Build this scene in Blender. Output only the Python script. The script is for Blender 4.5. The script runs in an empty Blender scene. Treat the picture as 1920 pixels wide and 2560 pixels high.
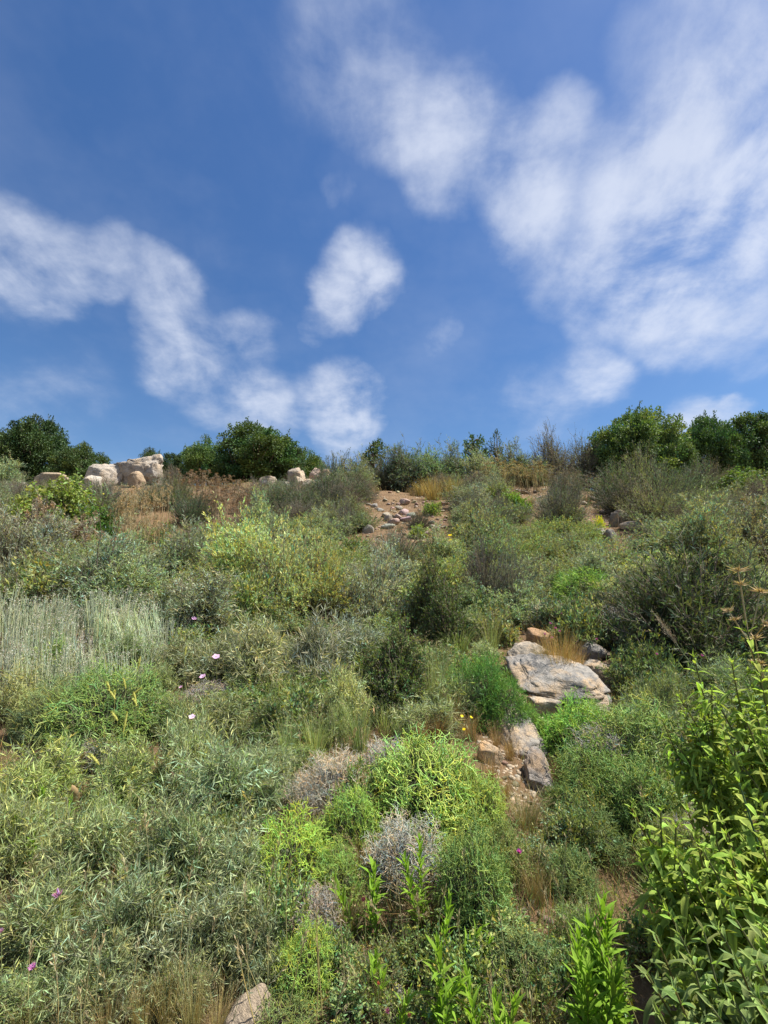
import bpy, math, random
import numpy as np
from mathutils import Vector, Matrix, noise as mnoise

scene = bpy.context.scene
COL = scene.collection
RAD = math.radians
F_PX = 1209.0                      # focal length in photograph pixels (1920 x 2560)
PITCH = RAD(10.0)
EYE = 1.6

# ------------------------------------------------------------------ camera
cam_d = bpy.data.cameras.new('camera')
cam = bpy.data.objects.new('camera', cam_d)
COL.objects.link(cam)
cam.location = (0, 0, EYE)
cam.rotation_euler = (RAD(90) + PITCH, 0, 0)
cam_d.sensor_fit = 'VERTICAL'
cam_d.sensor_height = 36.0
cam_d.lens = 36.0 * F_PX / 2560.0
cam_d.clip_start = 0.05
cam_d.clip_end = 2000
scene.camera = cam
scene.render.resolution_x = 768
scene.render.resolution_y = 1024

# ------------------------------------------------------------------ sun + sky
SUN_EL, SUN_AZ = RAD(60), RAD(88)          # azimuth measured from the view direction (+Y) towards +X
sun_dir = Vector((math.sin(SUN_AZ) * math.cos(SUN_EL), math.cos(SUN_AZ) * math.cos(SUN_EL), math.sin(SUN_EL)))
sd = bpy.data.lights.new('sun', 'SUN')
sd.energy = 5.0
sd.angle = RAD(0.55)
sd.color = (1.0, 0.955, 0.88)
so = bpy.data.objects.new('sun', sd)
COL.objects.link(so)
so.rotation_euler = sun_dir.to_track_quat('Z', 'Y').to_euler()

scene.view_settings.view_transform = 'Standard'
scene.view_settings.look = 'None'
scene.view_settings.exposure = 1.0
scene.view_settings.gamma = 1.0
scene.view_settings.use_curve_mapping = False
scene.cycles.max_bounces = 6
scene.cycles.diffuse_bounces = 3
scene.cycles.glossy_bounces = 2
scene.cycles.transmission_bounces = 4
scene.cycles.transparent_max_bounces = 4
scene.cycles.use_denoising = True
try:
    scene.cycles.denoiser = 'OPENIMAGEDENOISE'
except Exception:
    pass

FWD = np.array((0, math.cos(PITCH), math.sin(PITCH)))
UPV = np.array((0, -math.sin(PITCH), math.cos(PITCH)))
RIGHT = np.array((1.0, 0, 0))


def ray(px, py):
    d = FWD + RIGHT * ((px - 960) / F_PX) - UPV * ((py - 1280) / F_PX)
    return d / np.linalg.norm(d)


def build_world():
    w = bpy.data.worlds.new('World')
    scene.world = w
    w.use_nodes = True
    nt = w.node_tree
    nt.nodes.clear()
    N, L = nt.nodes, nt.links
    out = N.new('ShaderNodeOutputWorld')
    bg = N.new('ShaderNodeBackground')
    bg.inputs['Strength'].default_value = 0.058
    sky = N.new('ShaderNodeTexSky')
    sky.sky_type = 'NISHITA'
    sky.sun_disc = False
    sky.sun_elevation = SUN_EL
    sky.sun_rotation = SUN_AZ
    sky.altitude = 200
    sky.air_density = 1.25
    sky.dust_density = 0.55
    sky.ozone_density = 3.2
    tc = N.new('ShaderNodeTexCoord')

    def math_(op, a, b=None, clamp=False):
        n = N.new('ShaderNodeMath')
        n.operation = op
        n.use_clamp = clamp
        for i, v in enumerate((a, b)):
            if v is None:
                continue
            if isinstance(v, (int, float)):
                n.inputs[i].default_value = v
            else:
                L.new(v, n.inputs[i])
        return n.outputs[0]

    def smax(a, b):
        n = N.new('ShaderNodeMath')
        n.operation = 'SMOOTH_MAX'
        L.new(a, n.inputs[0]); L.new(b, n.inputs[1])
        n.inputs[2].default_value = 0.25
        return n.outputs[0]

    def vmath(op, a, b):
        n = N.new('ShaderNodeVectorMath')
        n.operation = op
        for i, v in enumerate((a, b)):
            if isinstance(v, (tuple, list)):
                n.inputs[i].default_value = v
            else:
                L.new(v, n.inputs[i])
        return n

    d = tc.outputs['Generated']
    # clouds lie in a layer: project the view direction on a horizontal plane for their texture
    sep = N.new('ShaderNodeSeparateXYZ')
    L.new(d, sep.inputs[0])
    den = math_('ADD', math_('MAXIMUM', sep.outputs[2], 0.0), 0.32)
    comb = N.new('ShaderNodeCombineXYZ')
    L.new(math_('DIVIDE', sep.outputs[0], den), comb.inputs[0])
    L.new(math_('DIVIDE', sep.outputs[1], den), comb.inputs[1])
    plane = comb.outputs[0]

    def tex(scale, detail, rough, dist=0.0, vec=plane):
        n = N.new('ShaderNodeTexNoise')
        n.inputs['Scale'].default_value = scale
        n.inputs['Detail'].default_value = detail
        n.inputs['Roughness'].default_value = rough
        n.inputs['Distortion'].default_value = dist
        L.new(vec, n.inputs['Vector'])
        return n

    wn = tex(2.3, 6, 0.62)
    sub = vmath('SUBTRACT', wn.outputs['Color'], (0.5, 0.5, 0.5))
    sc = N.new('ShaderNodeVectorMath')
    sc.operation = 'SCALE'
    L.new(sub.outputs[0], sc.inputs[0])
    sc.inputs['Scale'].default_value = 0.13
    wd = vmath('ADD', d, sc.outputs[0])
    nrm = N.new('ShaderNodeVectorMath')
    nrm.operation = 'NORMALIZE'
    L.new(wd.outputs[0], nrm.inputs[0])
    wdir = nrm.outputs[0]

    blobs = [(1800, 400, 250, 1), (1700, 600, 230, 1), (1850, 250, 190, .8), (1610, 480, 120, .7), (1850, 80, 200, .6),
             (1690, 60, 140, .45), (1600, 700, 140, .8), (1510, 790, 90, .6), (1850, 640, 150, .75), (1400, 680, 100, .5),
             (1500, 600, 100, .45), (1720, 260, 120, .6), (1600, 180, 80, .35),
             (1150, 300, 110, .75), (1040, 310, 90, .75), (1130, 430, 95, .7), (1260, 400, 105, .75), (1310, 520, 100, .8),
             (1260, 620, 55, .6), (1390, 290, 80, .65), (1450, 420, 90, .6), (960, 230, 140, .6), (860, 110, 160, .45),
             (850, 20, 140, .5), (690, 20, 120, .22), (1180, 140, 170, .22), (980, 60, 110, .3),
             (910, 670, 75, .85), (840, 740, 60, .85), (780, 790, 40, .6), (850, 480, 45, .45), (930, 590, 50, .35),
             (10, 640, 120, .78), (140, 670, 95, .72), (270, 665, 78, .68), (370, 660, 50, .5), (50, 750, 80, .35), (420, 720, 70, .65),
             (440, 810, 75, .6), (470, 900, 85, .68), (610, 850, 70, .6), (560, 1000, 75, .55), (660, 1015, 75, .75),
             (130, 1010, 110, .42), (200, 960, 90, .3), (855, 1010, 85, .85), (850, 1080, 60, .5), (1100, 845, 45, .45),
             (1640, 870, 50, .55), (1710, 820, 60, .55), (1490, 950, 70, .65), (1740, 1050, 65, .75), (1830, 1005, 34, .7),
             (1880, 870, 55, .4), (1350, 1010, 100, .45), (1430, 960, 70, .4), (560, 620, 50, .2), (1230, 1060, 80, .25)]
    items = []
    for px, py, r, wgt in blobs:
        c = ray(px, py)
        e = ray(px + r, py)
        e2 = ray(px, py + r)
        ang = 0.5 * (math.acos(min(1, c @ e)) + math.acos(min(1, c @ e2)))
        items.append((c, ang, wgt))
    # the same broken cloud field goes on round the rest of the sky
    rng = random.Random(5)
    half = math.cos(RAD(62))
    while len(items) < len(blobs) + 34:
        az = rng.uniform(0, 2 * math.pi)
        el = math.asin(rng.uniform(0.03, 0.98))
        c = np.array((math.sin(az) * math.cos(el), math.cos(az) * math.cos(el), math.sin(el)))
        if c @ FWD > half:
            continue
        items.append((c, RAD(rng.uniform(5, 13)), rng.uniform(0.5, 0.9)))
    total = None
    for c, ang, wgt in items:
        dp = vmath('DOT_PRODUCT', wdir, tuple(float(v) for v in c)).outputs['Value']
        mr = N.new('ShaderNodeMapRange')
        mr.interpolation_type = 'SMOOTHSTEP'
        mr.inputs['From Min'].default_value = math.cos(min(ang * 1.9, 1.45))
        mr.inputs['From Max'].default_value = math.cos(ang * 0.05)
        mr.inputs['To Min'].default_value = 0
        mr.inputs['To Max'].default_value = wgt
        L.new(dp, mr.inputs['Value'])
        total = mr.outputs[0] if total is None else smax(total, mr.outputs[0])
    total = math_('MINIMUM', math_('SUBTRACT', total, 0.06, True), 1.0)
    fine = tex(4.4, 9, 0.60, 0.2)
    wisp = N.new('ShaderNodeMapping')
    wisp.inputs['Scale'].default_value = (3.4, 1.1, 1)
    wisp.inputs['Rotation'].default_value = (0, 0, 0.35)
    L.new(plane, wisp.inputs['Vector'])
    streak = tex(2.4, 6, 0.55, 0.5, wisp.outputs[0])
    nz = math_('ADD', math_('MULTIPLY', fine.outputs['Fac'], 1.2), math_('MULTIPLY', streak.outputs['Fac'], 0.5))
    dens = math_('MULTIPLY', total, math_('SUBTRACT', math_('MULTIPLY', nz, 3.8), 2.05))
    dens = math_('ADD', dens, math_('MULTIPLY', total, 0.12))
    mr = N.new('ShaderNodeMapRange')
    mr.interpolation_type = 'SMOOTHSTEP'
    mr.inputs['From Min'].default_value = 0.14
    mr.inputs['From Max'].default_value = 1.6
    mr.inputs['To Min'].default_value = 0.0
    mr.inputs['To Max'].default_value = 0.72
    L.new(dens, mr.inputs['Value'])
    # thin veil of high cloud
    veil = math_('MULTIPLY', math_('MAXIMUM', math_('SUBTRACT', tex(1.3, 6, 0.6).outputs['Fac'], 0.45), 0.0), 0.5)
    soft = math_('MULTIPLY', math_('MULTIPLY', total, total), math_('MULTIPLY', math_('SUBTRACT', fine.outputs['Fac'], 0.18, True), 0.75))      # thin haze round every cloud
    soft = math_('MULTIPLY', soft, math_('SUBTRACT', 1.0, mr.outputs[0]))
    fac = math_('MAXIMUM', math_('ADD', mr.outputs[0], soft), veil)
    ccol = N.new('ShaderNodeMix')
    ccol.data_type = 'RGBA'
    L.new(tex(2.6, 5, 0.55).outputs['Fac'], ccol.inputs['Factor'])
    ccol.inputs['A'].default_value = (5.4, 6.0, 7.4, 1)
    ccol.inputs['B'].default_value = (9.2, 9.5, 10.2, 1)
    mix = N.new('ShaderNodeMix')
    mix.data_type = 'RGBA'
    L.new(fac, mix.inputs['Factor'])
    hs = N.new('ShaderNodeHueSaturation')
    hs.inputs['Saturation'].default_value = 1.25
    hs.inputs['Value'].default_value = 1.1
    hs.inputs['Hue'].default_value = 0.508
    L.new(sky.outputs[0], hs.inputs['Color'])
    L.new(hs.outputs[0], mix.inputs['A'])
    L.new(ccol.outputs['Result'], mix.inputs['B'])
    L.new(mix.outputs['Result'], bg.inputs['Color'])
    L.new(bg.outputs[0], out.inputs['Surface'])


build_world()

# ------------------------------------------------------------------ terrain height
_rs = np.random.RandomState(11)
_LAT = _rs.rand(256, 256)


def vnoise(x, y):
    x = np.asarray(x, float); y = np.asarray(y, float)
    xi = np.floor(x).astype(int); yi = np.floor(y).astype(int)
    fx = x - xi; fy = y - yi
    fx = fx * fx * (3 - 2 * fx); fy = fy * fy * (3 - 2 * fy)
    a = _LAT[xi & 255, yi & 255]; b = _LAT[(xi + 1) & 255, yi & 255]
    c = _LAT[xi & 255, (yi + 1) & 255]; d = _LAT[(xi + 1) & 255, (yi + 1) & 255]
    return (a * (1 - fx) + b * fx) * (1 - fy) + (c * (1 - fx) + d * fx) * fy - 0.5


def ground(x, y):
    x = np.asarray(x, float); y = np.asarray(y, float)
    p = np.interp(y, [-400, -6, 0.4, 1.0, 8, 14, 21, 24.5, 28, 34, 60, 400],
                  [-60, -0.5, 0.0, 0.13, 1.88, 4.0, 6.30, 7.05, 7.35, 7.3, 5.5, -40])
    q = np.interp(y + 0.7, [-400, -6, 0.4, 1.0, 8, 14, 21, 24.5, 28, 34, 60, 400],
                  [-60, -0.5, 0.0, 0.13, 1.88, 4.0, 6.30, 7.05, 7.35, 7.3, 5.5, -40])
    z = 0.5 * (p + q) - 0.08
    damp = np.clip((y - 1.2) / 6, 0, 1)
    z = z + damp * (0.7 * vnoise(x * 0.16 + 7, y * 0.16) + 0.32 * vnoise(x * 0.5, y * 0.5 + 3))
    z = z + 0.10 * vnoise(x * 1.4 + 31, y * 1.4) + 0.035 * vnoise(x * 5, y * 5 + 9)
    # shallow gully where the stony path climbs
    path = 1.0 + np.interp(y, [1, 2.4, 3.2, 4.2, 6], [0.45, 0.5, 0.55, 1.3, 1.9]) - 0.55
    z = z - 0.10 * np.exp(-((x - path) / 0.28) ** 2) * np.clip((6 - y) / 2, 0, 1)
    return z


_TS = 0.6 * 1.0045 ** np.arange(1120)


def hit(px, py):
    d = ray(px, py)
    pts = np.array((0, 0, EYE))[None] + d[None] * _TS[:, None]
    below = pts[:, 2] < ground(pts[:, 0], pts[:, 1])
    k = int(np.argmax(below)) if below.any() else len(_TS) - 1
    return pts[k]


def z_at_row(X, Y, row):
    k = -(row - 1280) / F_PX
    c, s = math.cos(PITCH), math.sin(PITCH)
    # (-Y s + h c) = k (Y c + h s)
    h = Y * (k * c + s) / (c - k * s)
    return EYE + h


def px_of(X, Y, Z):
    rel = np.array((X, Y, Z - EYE))
    dep = rel @ FWD
    return 960 + F_PX * (rel @ RIGHT) / dep, 1280 - F_PX * (rel @ UPV) / dep, dep


# ------------------------------------------------------------------ mesh helpers
def unit(v):
    return v / np.maximum(np.linalg.norm(v, axis=-1, keepdims=True), 1e-9)


def rnd_dirs(rng, n):
    return unit(rng.normal(size=(n, 3)))


def perp(t, rng):
    r = rnd_dirs(rng, len(t))
    return unit(r - t * np.sum(r * t, axis=1, keepdims=True))


class Geo:
    def __init__(self):
        self.v, self.q, self.t, self.n = [], [], [], 0

    def add(self, v, q, tint):
        v = v.reshape(-1, 3)
        self.v.append(v)
        self.q.append(q.reshape(-1, 4) + self.n)
        self.t.append(np.broadcast_to(tint, (len(v), 3)) if np.ndim(tint) == 1 else tint.reshape(-1, 3))
        self.n += len(v)

    def mesh(self, name, smooth=False):
        v = np.concatenate(self.v).astype(np.float32)
        q = np.concatenate(self.q).astype(np.int32)
        t = np.concatenate(self.t).astype(np.float32)
        return mesh_np(name, v, q, t, smooth)


def mesh_np(name, v, q, t=None, smooth=False):
    me = bpy.data.meshes.new(name)
    k = q.shape[1]
    me.vertices.add(len(v))
    me.vertices.foreach_set('co', np.ascontiguousarray(v, np.float32).ravel())
    me.loops.add(q.size)
    me.loops.foreach_set('vertex_index', np.ascontiguousarray(q, np.int32).ravel())
    me.polygons.add(len(q))
    me.polygons.foreach_set('loop_start', np.arange(0, q.size, k, dtype=np.int32))
    if smooth:
        me.polygons.foreach_set('use_smooth', np.ones(len(q), bool))
    me.update(calc_edges=True)
    if t is not None:
        a = me.color_attributes.new('tint', 'FLOAT_COLOR', 'POINT')
        a.data.foreach_set('color', np.concatenate([t, np.ones((len(t), 1), np.float32)], 1).astype(np.float32).ravel())
    return me


def tubes(G, P, R, tint, sides=3, rng=None):
    """P (N,K,3) centre lines, R (N,K) radii, tint (3,) or (N,3)"""
    N, K, _ = P.shape
    T = np.gradient(P, axis=1)
    T = unit(T)
    ref = unit(np.array([0.31, 0.77, 0.55]) + 0.9 * rng.normal(size=(N, 1, 3)))
    S = unit(np.cross(T, np.broadcast_to(ref, T.shape)))
    U = np.cross(S, T)
    ang = np.arange(sides) * 2 * math.pi / sides
    V = P[:, :, None, :] + R[:, :, None, None] * (np.cos(ang)[None, None, :, None] * S[:, :, None, :] + np.sin(ang)[None, None, :, None] * U[:, :, None, :])
    idx = np.arange(N * K * sides).reshape(N, K, sides)
    a = idx[:, :-1, :]; b = idx[:, 1:, :]
    Q = np.stack([a, np.roll(a, -1, 2), np.roll(b, -1, 2), b], -1)
    if np.ndim(tint) == 2:
        tint = np.repeat(tint, K * sides, axis=0)
    G.add(V, Q, tint)


def blades(G, p, t, s, L, W, tint, droop=None, fold=0.0):
    """diamond leaves: p base, t direction, s side vector; 4 verts, 1 quad (6 verts, 2 quads when folded)"""
    L = L[:, None]; W = W[:, None]
    tip = p + t * L
    mid = p + t * L * 0.42
    if droop is not None:
        tip = tip + np.array((0, 0, -1)) * (droop[:, None] * L)
        mid = mid + np.array((0, 0, -1)) * (droop[:, None] * L * 0.12)
    n = len(p)
    if fold:
        nn = np.cross(t, s)
        l = mid + s * W * 0.5 + nn * W * fold
        r = mid - s * W * 0.5 + nn * W * fold
        V = np.stack([p, l, tip, mid, r], 1)
        i = np.arange(n)[:, None] * 5
        Q = np.concatenate([i + np.array([[0, 1, 2, 3]]), i + np.array([[0, 3, 2, 4]])], 0)
        G.add(V, Q, np.repeat(tint, 5, axis=0))
    else:
        V = np.stack([p, mid + s * W * 0.5, tip, mid - s * W * 0.5], 1)
        Q = np.arange(n * 4).reshape(n, 4)
        G.add(V, Q, np.repeat(tint, 4, axis=0))


def tints(rng, n, lo=0.65, hi=1.35, hue=0.12):
    b = rng.uniform(lo, hi, (n, 1))
    h = rng.normal(0, hue, (n, 1))
    return np.clip(b * np.concatenate([1 + h, np.ones_like(h), 1 - h], 1), 0.05, 3)


def lumps(rng, d, k=9, amp=0.38, sharp=7):
    c = rnd_dirs(rng, k)
    c[:, 2] = np.abs(c[:, 2])
    m = np.max(np.exp(-(1 - d @ c.T) * sharp) * rng.uniform(0.5, 1, (1, k)), axis=1)
    return 1 - amp + amp * 1.25 * m


# ------------------------------------------------------------------ materials
def new_mat(name):
    m = bpy.data.materials.new(name)
    m.use_nodes = True
    m.node_tree.nodes.clear()
    return m, m.node_tree.nodes, m.node_tree.links


def tinted(N, L):
    at = N.new('ShaderNodeAttribute'); at.attribute_name = 'tint'
    oi = N.new('ShaderNodeObjectInfo')
    mx = N.new('ShaderNodeMix'); mx.data_type = 'RGBA'; mx.blend_type = 'MULTIPLY'
    mx.inputs['Factor'].default_value = 1
    L.new(oi.outputs['Color'], mx.inputs['A'])
    L.new(at.outputs['Color'], mx.inputs['B'])
    return mx.outputs['Result']


def mat_leaf(name, trans=0.3, rough=0.55, spec=0.3, bump=0.0):
    m, N, L = new_mat(name)
    o = N.new('ShaderNodeOutputMaterial')
    p = N.new('ShaderNodeBsdfPrincipled')
    p.inputs['Roughness'].default_value = rough
    p.inputs['Specular IOR Level'].default_value = spec
    c = tinted(N, L)
    L.new(c, p.inputs['Base Color'])
    if bump:
        tc = N.new('ShaderNodeTexCoord')
        nz = N.new('ShaderNodeTexNoise'); nz.inputs['Scale'].default_value = 420; nz.inputs['Detail'].default_value = 3
        L.new(tc.outputs['Object'], nz.inputs['Vector'])
        bp = N.new('ShaderNodeBump'); bp.inputs['Strength'].default_value = bump; bp.inputs['Distance'].default_value = 0.002
        L.new(nz.outputs['Fac'], bp.inputs['Height'])
        L.new(bp.outputs[0], p.inputs['Normal'])
    t = N.new('ShaderNodeBsdfTranslucent')
    g = N.new('ShaderNodeMix'); g.data_type = 'RGBA'; g.blend_type = 'MULTIPLY'; g.inputs['Factor'].default_value = 1
    L.new(c, g.inputs['A']); g.inputs['B'].default_value = (1.25, 1.35, 0.6, 1)
    L.new(g.outputs['Result'], t.inputs['Color'])
    x = N.new('ShaderNodeMixShader'); x.inputs[0].default_value = trans
    L.new(p.outputs[0], x.inputs[1]); L.new(t.outputs[0], x.inputs[2])
    L.new(x.outputs[0], o.inputs['Surface'])
    return m


def mat_wood(name):
    m, N, L = new_mat(name)
    o = N.new('ShaderNodeOutputMaterial')
    p = N.new('ShaderNodeBsdfPrincipled')
    p.inputs['Roughness'].default_value = 0.8
    p.inputs['Specular IOR Level'].default_value = 0.2
    L.new(tinted(N, L), p.inputs['Base Color'])
    L.new(p.outputs[0], o.inputs['Surface'])
    return m


def ramp(N, L, src, stops):
    r = N.new('ShaderNodeValToRGB')
    el = r.color_ramp.elements
    while len(el) < len(stops):
        el.new(0.5)
    for e, (pos, c) in zip(el, stops):
        e.position = pos
        e.color = (*c, 1)
    L.new(src, r.inputs[0])
    return r.outputs[0]


def noise_node(N, L, vec, scale, detail=5, rough=0.6, dist=0.0):
    n = N.new('ShaderNodeTexNoise')
    n.inputs['Scale'].default_value = scale; n.inputs['Detail'].default_value = detail
    n.inputs['Roughness'].default_value = rough; n.inputs['Distortion'].default_value = dist
    L.new(vec, n.inputs['Vector'])
    return n.outputs['Fac']


def mixc(N, L, f, a, b, mode='MIX'):
    x = N.new('ShaderNodeMix'); x.data_type = 'RGBA'; x.blend_type = mode
    for k, v in (('Factor', f), ('A', a), ('B', b)):
        if isinstance(v, (int, float)):
            x.inputs[k].default_value = v
        elif isinstance(v, tuple):
            x.inputs[k].default_value = (*v, 1)
        else:
            L.new(v, x.inputs[k])
    return x.outputs['Result']


def mat_rock(name, scale=1.0, base=((0.19, 0.18, 0.165), (0.38, 0.345, 0.295)), lichen=0.5, rust=0.5):
    m, N, L = new_mat(name)
    o = N.new('ShaderNodeOutputMaterial')
    p = N.new('ShaderNodeBsdfPrincipled')
    p.inputs['Roughness'].default_value = 0.88
    p.inputs['Specular IOR Level'].default_value = 0.25
    tc = N.new('ShaderNodeTexCoord')
    oi = N.new('ShaderNodeObjectInfo')
    ad = N.new('ShaderNodeVectorMath'); ad.operation = 'ADD'
    L.new(tc.outputs['Object'], ad.inputs[0])
    cb = N.new('ShaderNodeMath'); cb.operation = 'MULTIPLY'; cb.inputs[1].default_value = 40
    L.new(oi.outputs['Random'], cb.inputs[0]); L.new(cb.outputs[0], ad.inputs[1])
    v = ad.outputs[0]
    c = ramp(N, L, noise_node(N, L, v, 3.2 * scale, 7, 0.62), [(0.32, base[0]), (0.66, base[1])])
    rust_f = ramp(N, L, noise_node(N, L, v, 2.1 * scale, 5, 0.6, 0.4), [(0.47, (0, 0, 0)), (0.62, (rust,) * 3)])
    c = mixc(N, L, rust_f, c, (0.46, 0.325, 0.19))
    li = ramp(N, L, noise_node(N, L, v, 5.5 * scale, 9, 0.7, 0.6), [(0.50, (0, 0, 0)), (0.60, (lichen,) * 3)])
    c = mixc(N, L, li, c, (0.115, 0.118, 0.118))
    sp = ramp(N, L, noise_node(N, L, v, 38 * scale, 4, 0.7), [(0.58, (0, 0, 0)), (0.70, (0.55,) * 3)])
    c = mixc(N, L, sp, c, (0.16, 0.145, 0.125))
    c = mixc(N, L, 1.0, c, oi.outputs['Color'], 'MULTIPLY')
    L.new(c, p.inputs['Base Color'])
    h1 = noise_node(N, L, v, 7 * scale, 12, 0.74, 0.4)
    vo = N.new('ShaderNodeTexVoronoi'); vo.feature = 'DISTANCE_TO_EDGE'; vo.inputs['Scale'].default_value = 2.2 * scale
    wn = N.new('ShaderNodeTexNoise'); wn.inputs['Scale'].default_value = 2.2 * scale; wn.inputs['Detail'].default_value = 6
    L.new(v, wn.inputs['Vector'])
    ws = N.new('ShaderNodeVectorMath'); ws.operation = 'SCALE'; ws.inputs['Scale'].default_value = 0.9 / scale
    L.new(wn.outputs['Color'], ws.inputs[0])
    nd = N.new('ShaderNodeVectorMath'); nd.operation = 'ADD'
    L.new(v, nd.inputs[0]); L.new(ws.outputs[0], nd.inputs[1]); L.new(nd.outputs[0], vo.inputs['Vector'])
    ck = N.new('ShaderNodeMapRange'); ck.inputs['From Max'].default_value = 0.05
    L.new(vo.outputs['Distance'], ck.inputs['Value'])
    s = N.new('ShaderNodeMath'); s.operation = 'MULTIPLY_ADD'; s.inputs[1].default_value = 0.14
    L.new(ck.outputs[0], s.inputs[0]); L.new(h1, s.inputs[2])
    b = N.new('ShaderNodeBump'); b.inputs['Strength'].default_value = 1.0; b.inputs['Distance'].default_value = 0.07 / scale
    L.new(s.outputs[0], b.inputs['Height'])
    L.new(b.outputs[0], p.inputs['Normal'])
    L.new(p.outputs[0], o.inputs['Surface'])
    return m


def mat_soil():
    m, N, L = new_mat('stony_soil')
    o = N.new('ShaderNodeOutputMaterial')
    p = N.new('ShaderNodeBsdfPrincipled')
    p.inputs['Roughness'].default_value = 0.95
    p.inputs['Specular IOR Level'].default_value = 0.1
    tc = N.new('ShaderNodeTexCoord')
    v = tc.outputs['Object']
    c = ramp(N, L, noise_node(N, L, v, 1.1, 8, 0.65), [(0.3, (0.105, 0.066, 0.038)), (0.55, (0.175, 0.112, 0.062)), (0.75, (0.27, 0.185, 0.105))])
    g = ramp(N, L, noise_node(N, L, v, 26, 6, 0.75), [(0.56, (0, 0, 0)), (0.66, (0.8,) * 3)])
    c = mixc(N, L, g, c, (0.36, 0.285, 0.19))
    d = ramp(N, L, noise_node(N, L, v, 60, 3, 0.7), [(0.56, (0, 0, 0)), (0.68, (0.7,) * 3)])
    c = mixc(N, L, d, c, (0.10, 0.06, 0.035))
    L.new(c, p.inputs['Base Color'])
    b = N.new('ShaderNodeBump'); b.inputs['Strength'].default_value = 0.9; b.inputs['Distance'].default_value = 0.03
    L.new(noise_node(N, L, v, 18, 9, 0.75), b.inputs['Height'])
    L.new(b.outputs[0], p.inputs['Normal'])
    L.new(p.outputs[0], o.inputs['Surface'])
    return m


M_LEAF = mat_leaf('small_leaf', 0.32, 0.6, 0.22)
M_BROAD = mat_leaf('woolly_leaf', 0.38, 0.8, 0.12, 0.35)
M_GLOSS = mat_leaf('tree_leaf', 0.22, 0.6, 0.2)
M_DRY = mat_leaf('dry_stalk', 0.2, 0.75, 0.15)
M_WOOD = mat_wood('twig_bark')
M_PETAL = mat_leaf('petal', 0.35, 0.6, 0.2)
M_ROCK = mat_rock('limestone_grey', 2.6, lichen=0.6, rust=0.8)
M_ROCK_FAR = mat_rock('limestone_pale', 0.8, base=((0.30, 0.255, 0.205), (0.52, 0.46, 0.385)), lichen=0.42, rust=0.5)
M_STONE = mat_rock('limestone_rubble', 3.5, base=((0.26, 0.235, 0.205), (0.44, 0.405, 0.355)), lichen=0.35, rust=0.2)
M_SOIL = mat_soil()

# ------------------------------------------------------------------ object helpers
_n = {}


def add_obj(name, data, parent=None, color=None):
    o = bpy.data.objects.new(name, data)
    COL.objects.link(o)
    if parent is not None:
        o.parent = parent
    if color is not None:
        o.color = (*color, 1)
    return o


def tag(o, label, cat, group=None):
    o['label'] = label
    o['category'] = cat
    if group:
        o['group'] = group
    return o


def set_mat(me, m):
    me.materials.clear()
    me.materials.append(m)
    return me


# ------------------------------------------------------------------ ground sheet
def build_ground():
    def axis(breaks):
        out = [breaks[0][0]]
        for a, b, st in breaks:
            n = max(1, int(round((b - a) / st)))
            out += list(np.linspace(a, b, n + 1)[1:])
        return np.array(out)
    xs = axis([(-300, -60, 30), (-60, -20, 2.5), (-20, -6, 0.4), (-6, 6, 0.06), (6, 20, 0.4), (20, 60, 2.5), (60, 300, 30)])
    ys = axis([(-200, -20, 30), (-20, -2, 1.5), (-2, 0.8, 0.2), (0.8, 6, 0.05), (6, 14, 0.12), (14, 30, 0.3), (30, 60, 2), (60, 390, 33)])
    X, Y = np.meshgrid(xs, ys)
    Z = ground(X, Y)
    V = np.stack([X, Y, Z], -1).reshape(-1, 3)
    nx, ny = len(xs), len(ys)
    i = np.arange(nx * ny).reshape(ny, nx)
    Q = np.stack([i[:-1, :-1], i[:-1, 1:], i[1:, 1:], i[1:, :-1]], -1).reshape(-1, 4)
    me = mesh_np('ground', V, Q, None, True)
    set_mat(me, M_SOIL)
    o = add_obj('ground', me)
    o['kind'] = 'structure'
    o['label'] = 'reddish brown stony soil of the hillside'
    return o


build_ground()

# ------------------------------------------------------------------ plant prototypes
WOOD = (0.17, 0.135, 0.10)
GREYWOOD = (0.30, 0.285, 0.27)


class Proto:
    def __init__(self, R, H, parts):
        self.parts = parts                             # (name, mesh, role)
        me = max(parts, key=lambda q: len(q[1].vertices))[1]
        co = np.empty(len(me.vertices) * 3, np.float32)
        me.vertices.foreach_get('co', co)
        co = co.reshape(-1, 3)
        self.R = float(np.percentile(np.hypot(co[:, 0], co[:, 1]), 94))
        self.H = float(np.percentile(co[:, 2], 98.5))


def bez(a, c, b, K):
    u = np.linspace(0, 1, K)[None, :, None]
    return (1 - u) ** 2 * a[:, None] + 2 * u * (1 - u) * c[:, None] + u ** 2 * b[:, None]


def dome_tips(rng, n, R, H, shell, amp, low=0.02, sharp=7, clus=0):
    d = rnd_dirs(rng, n)
    d[:, 2] = rng.uniform(low, 1, n)
    h = np.sqrt(np.maximum(1 - d[:, 2] ** 2, 0))
    a = rng.uniform(0, 2 * math.pi, n)
    d[:, 0] = np.cos(a) * h; d[:, 1] = np.sin(a) * h
    if clus:      # foliage gathers round a number of main branches, gaps stay between them
        cd = d[:clus]
        k = rng.randint(0, clus, n)
        d = unit(cd[k] + rng.normal(0, 0.20, (n, 3)))
        d[:, 2] = np.abs(d[:, 2]) + low
        cl = rng.uniform(0.72, 1.08, clus)[k]
    else:
        cl = 1.0
    l = lumps(rng, d, amp=amp, sharp=sharp) * cl
    r = 1 - shell * rng.random(n) ** 1.3
    tip = d * np.array((R, R, H)) * (l * r)[:, None]
    return tip, d


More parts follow.
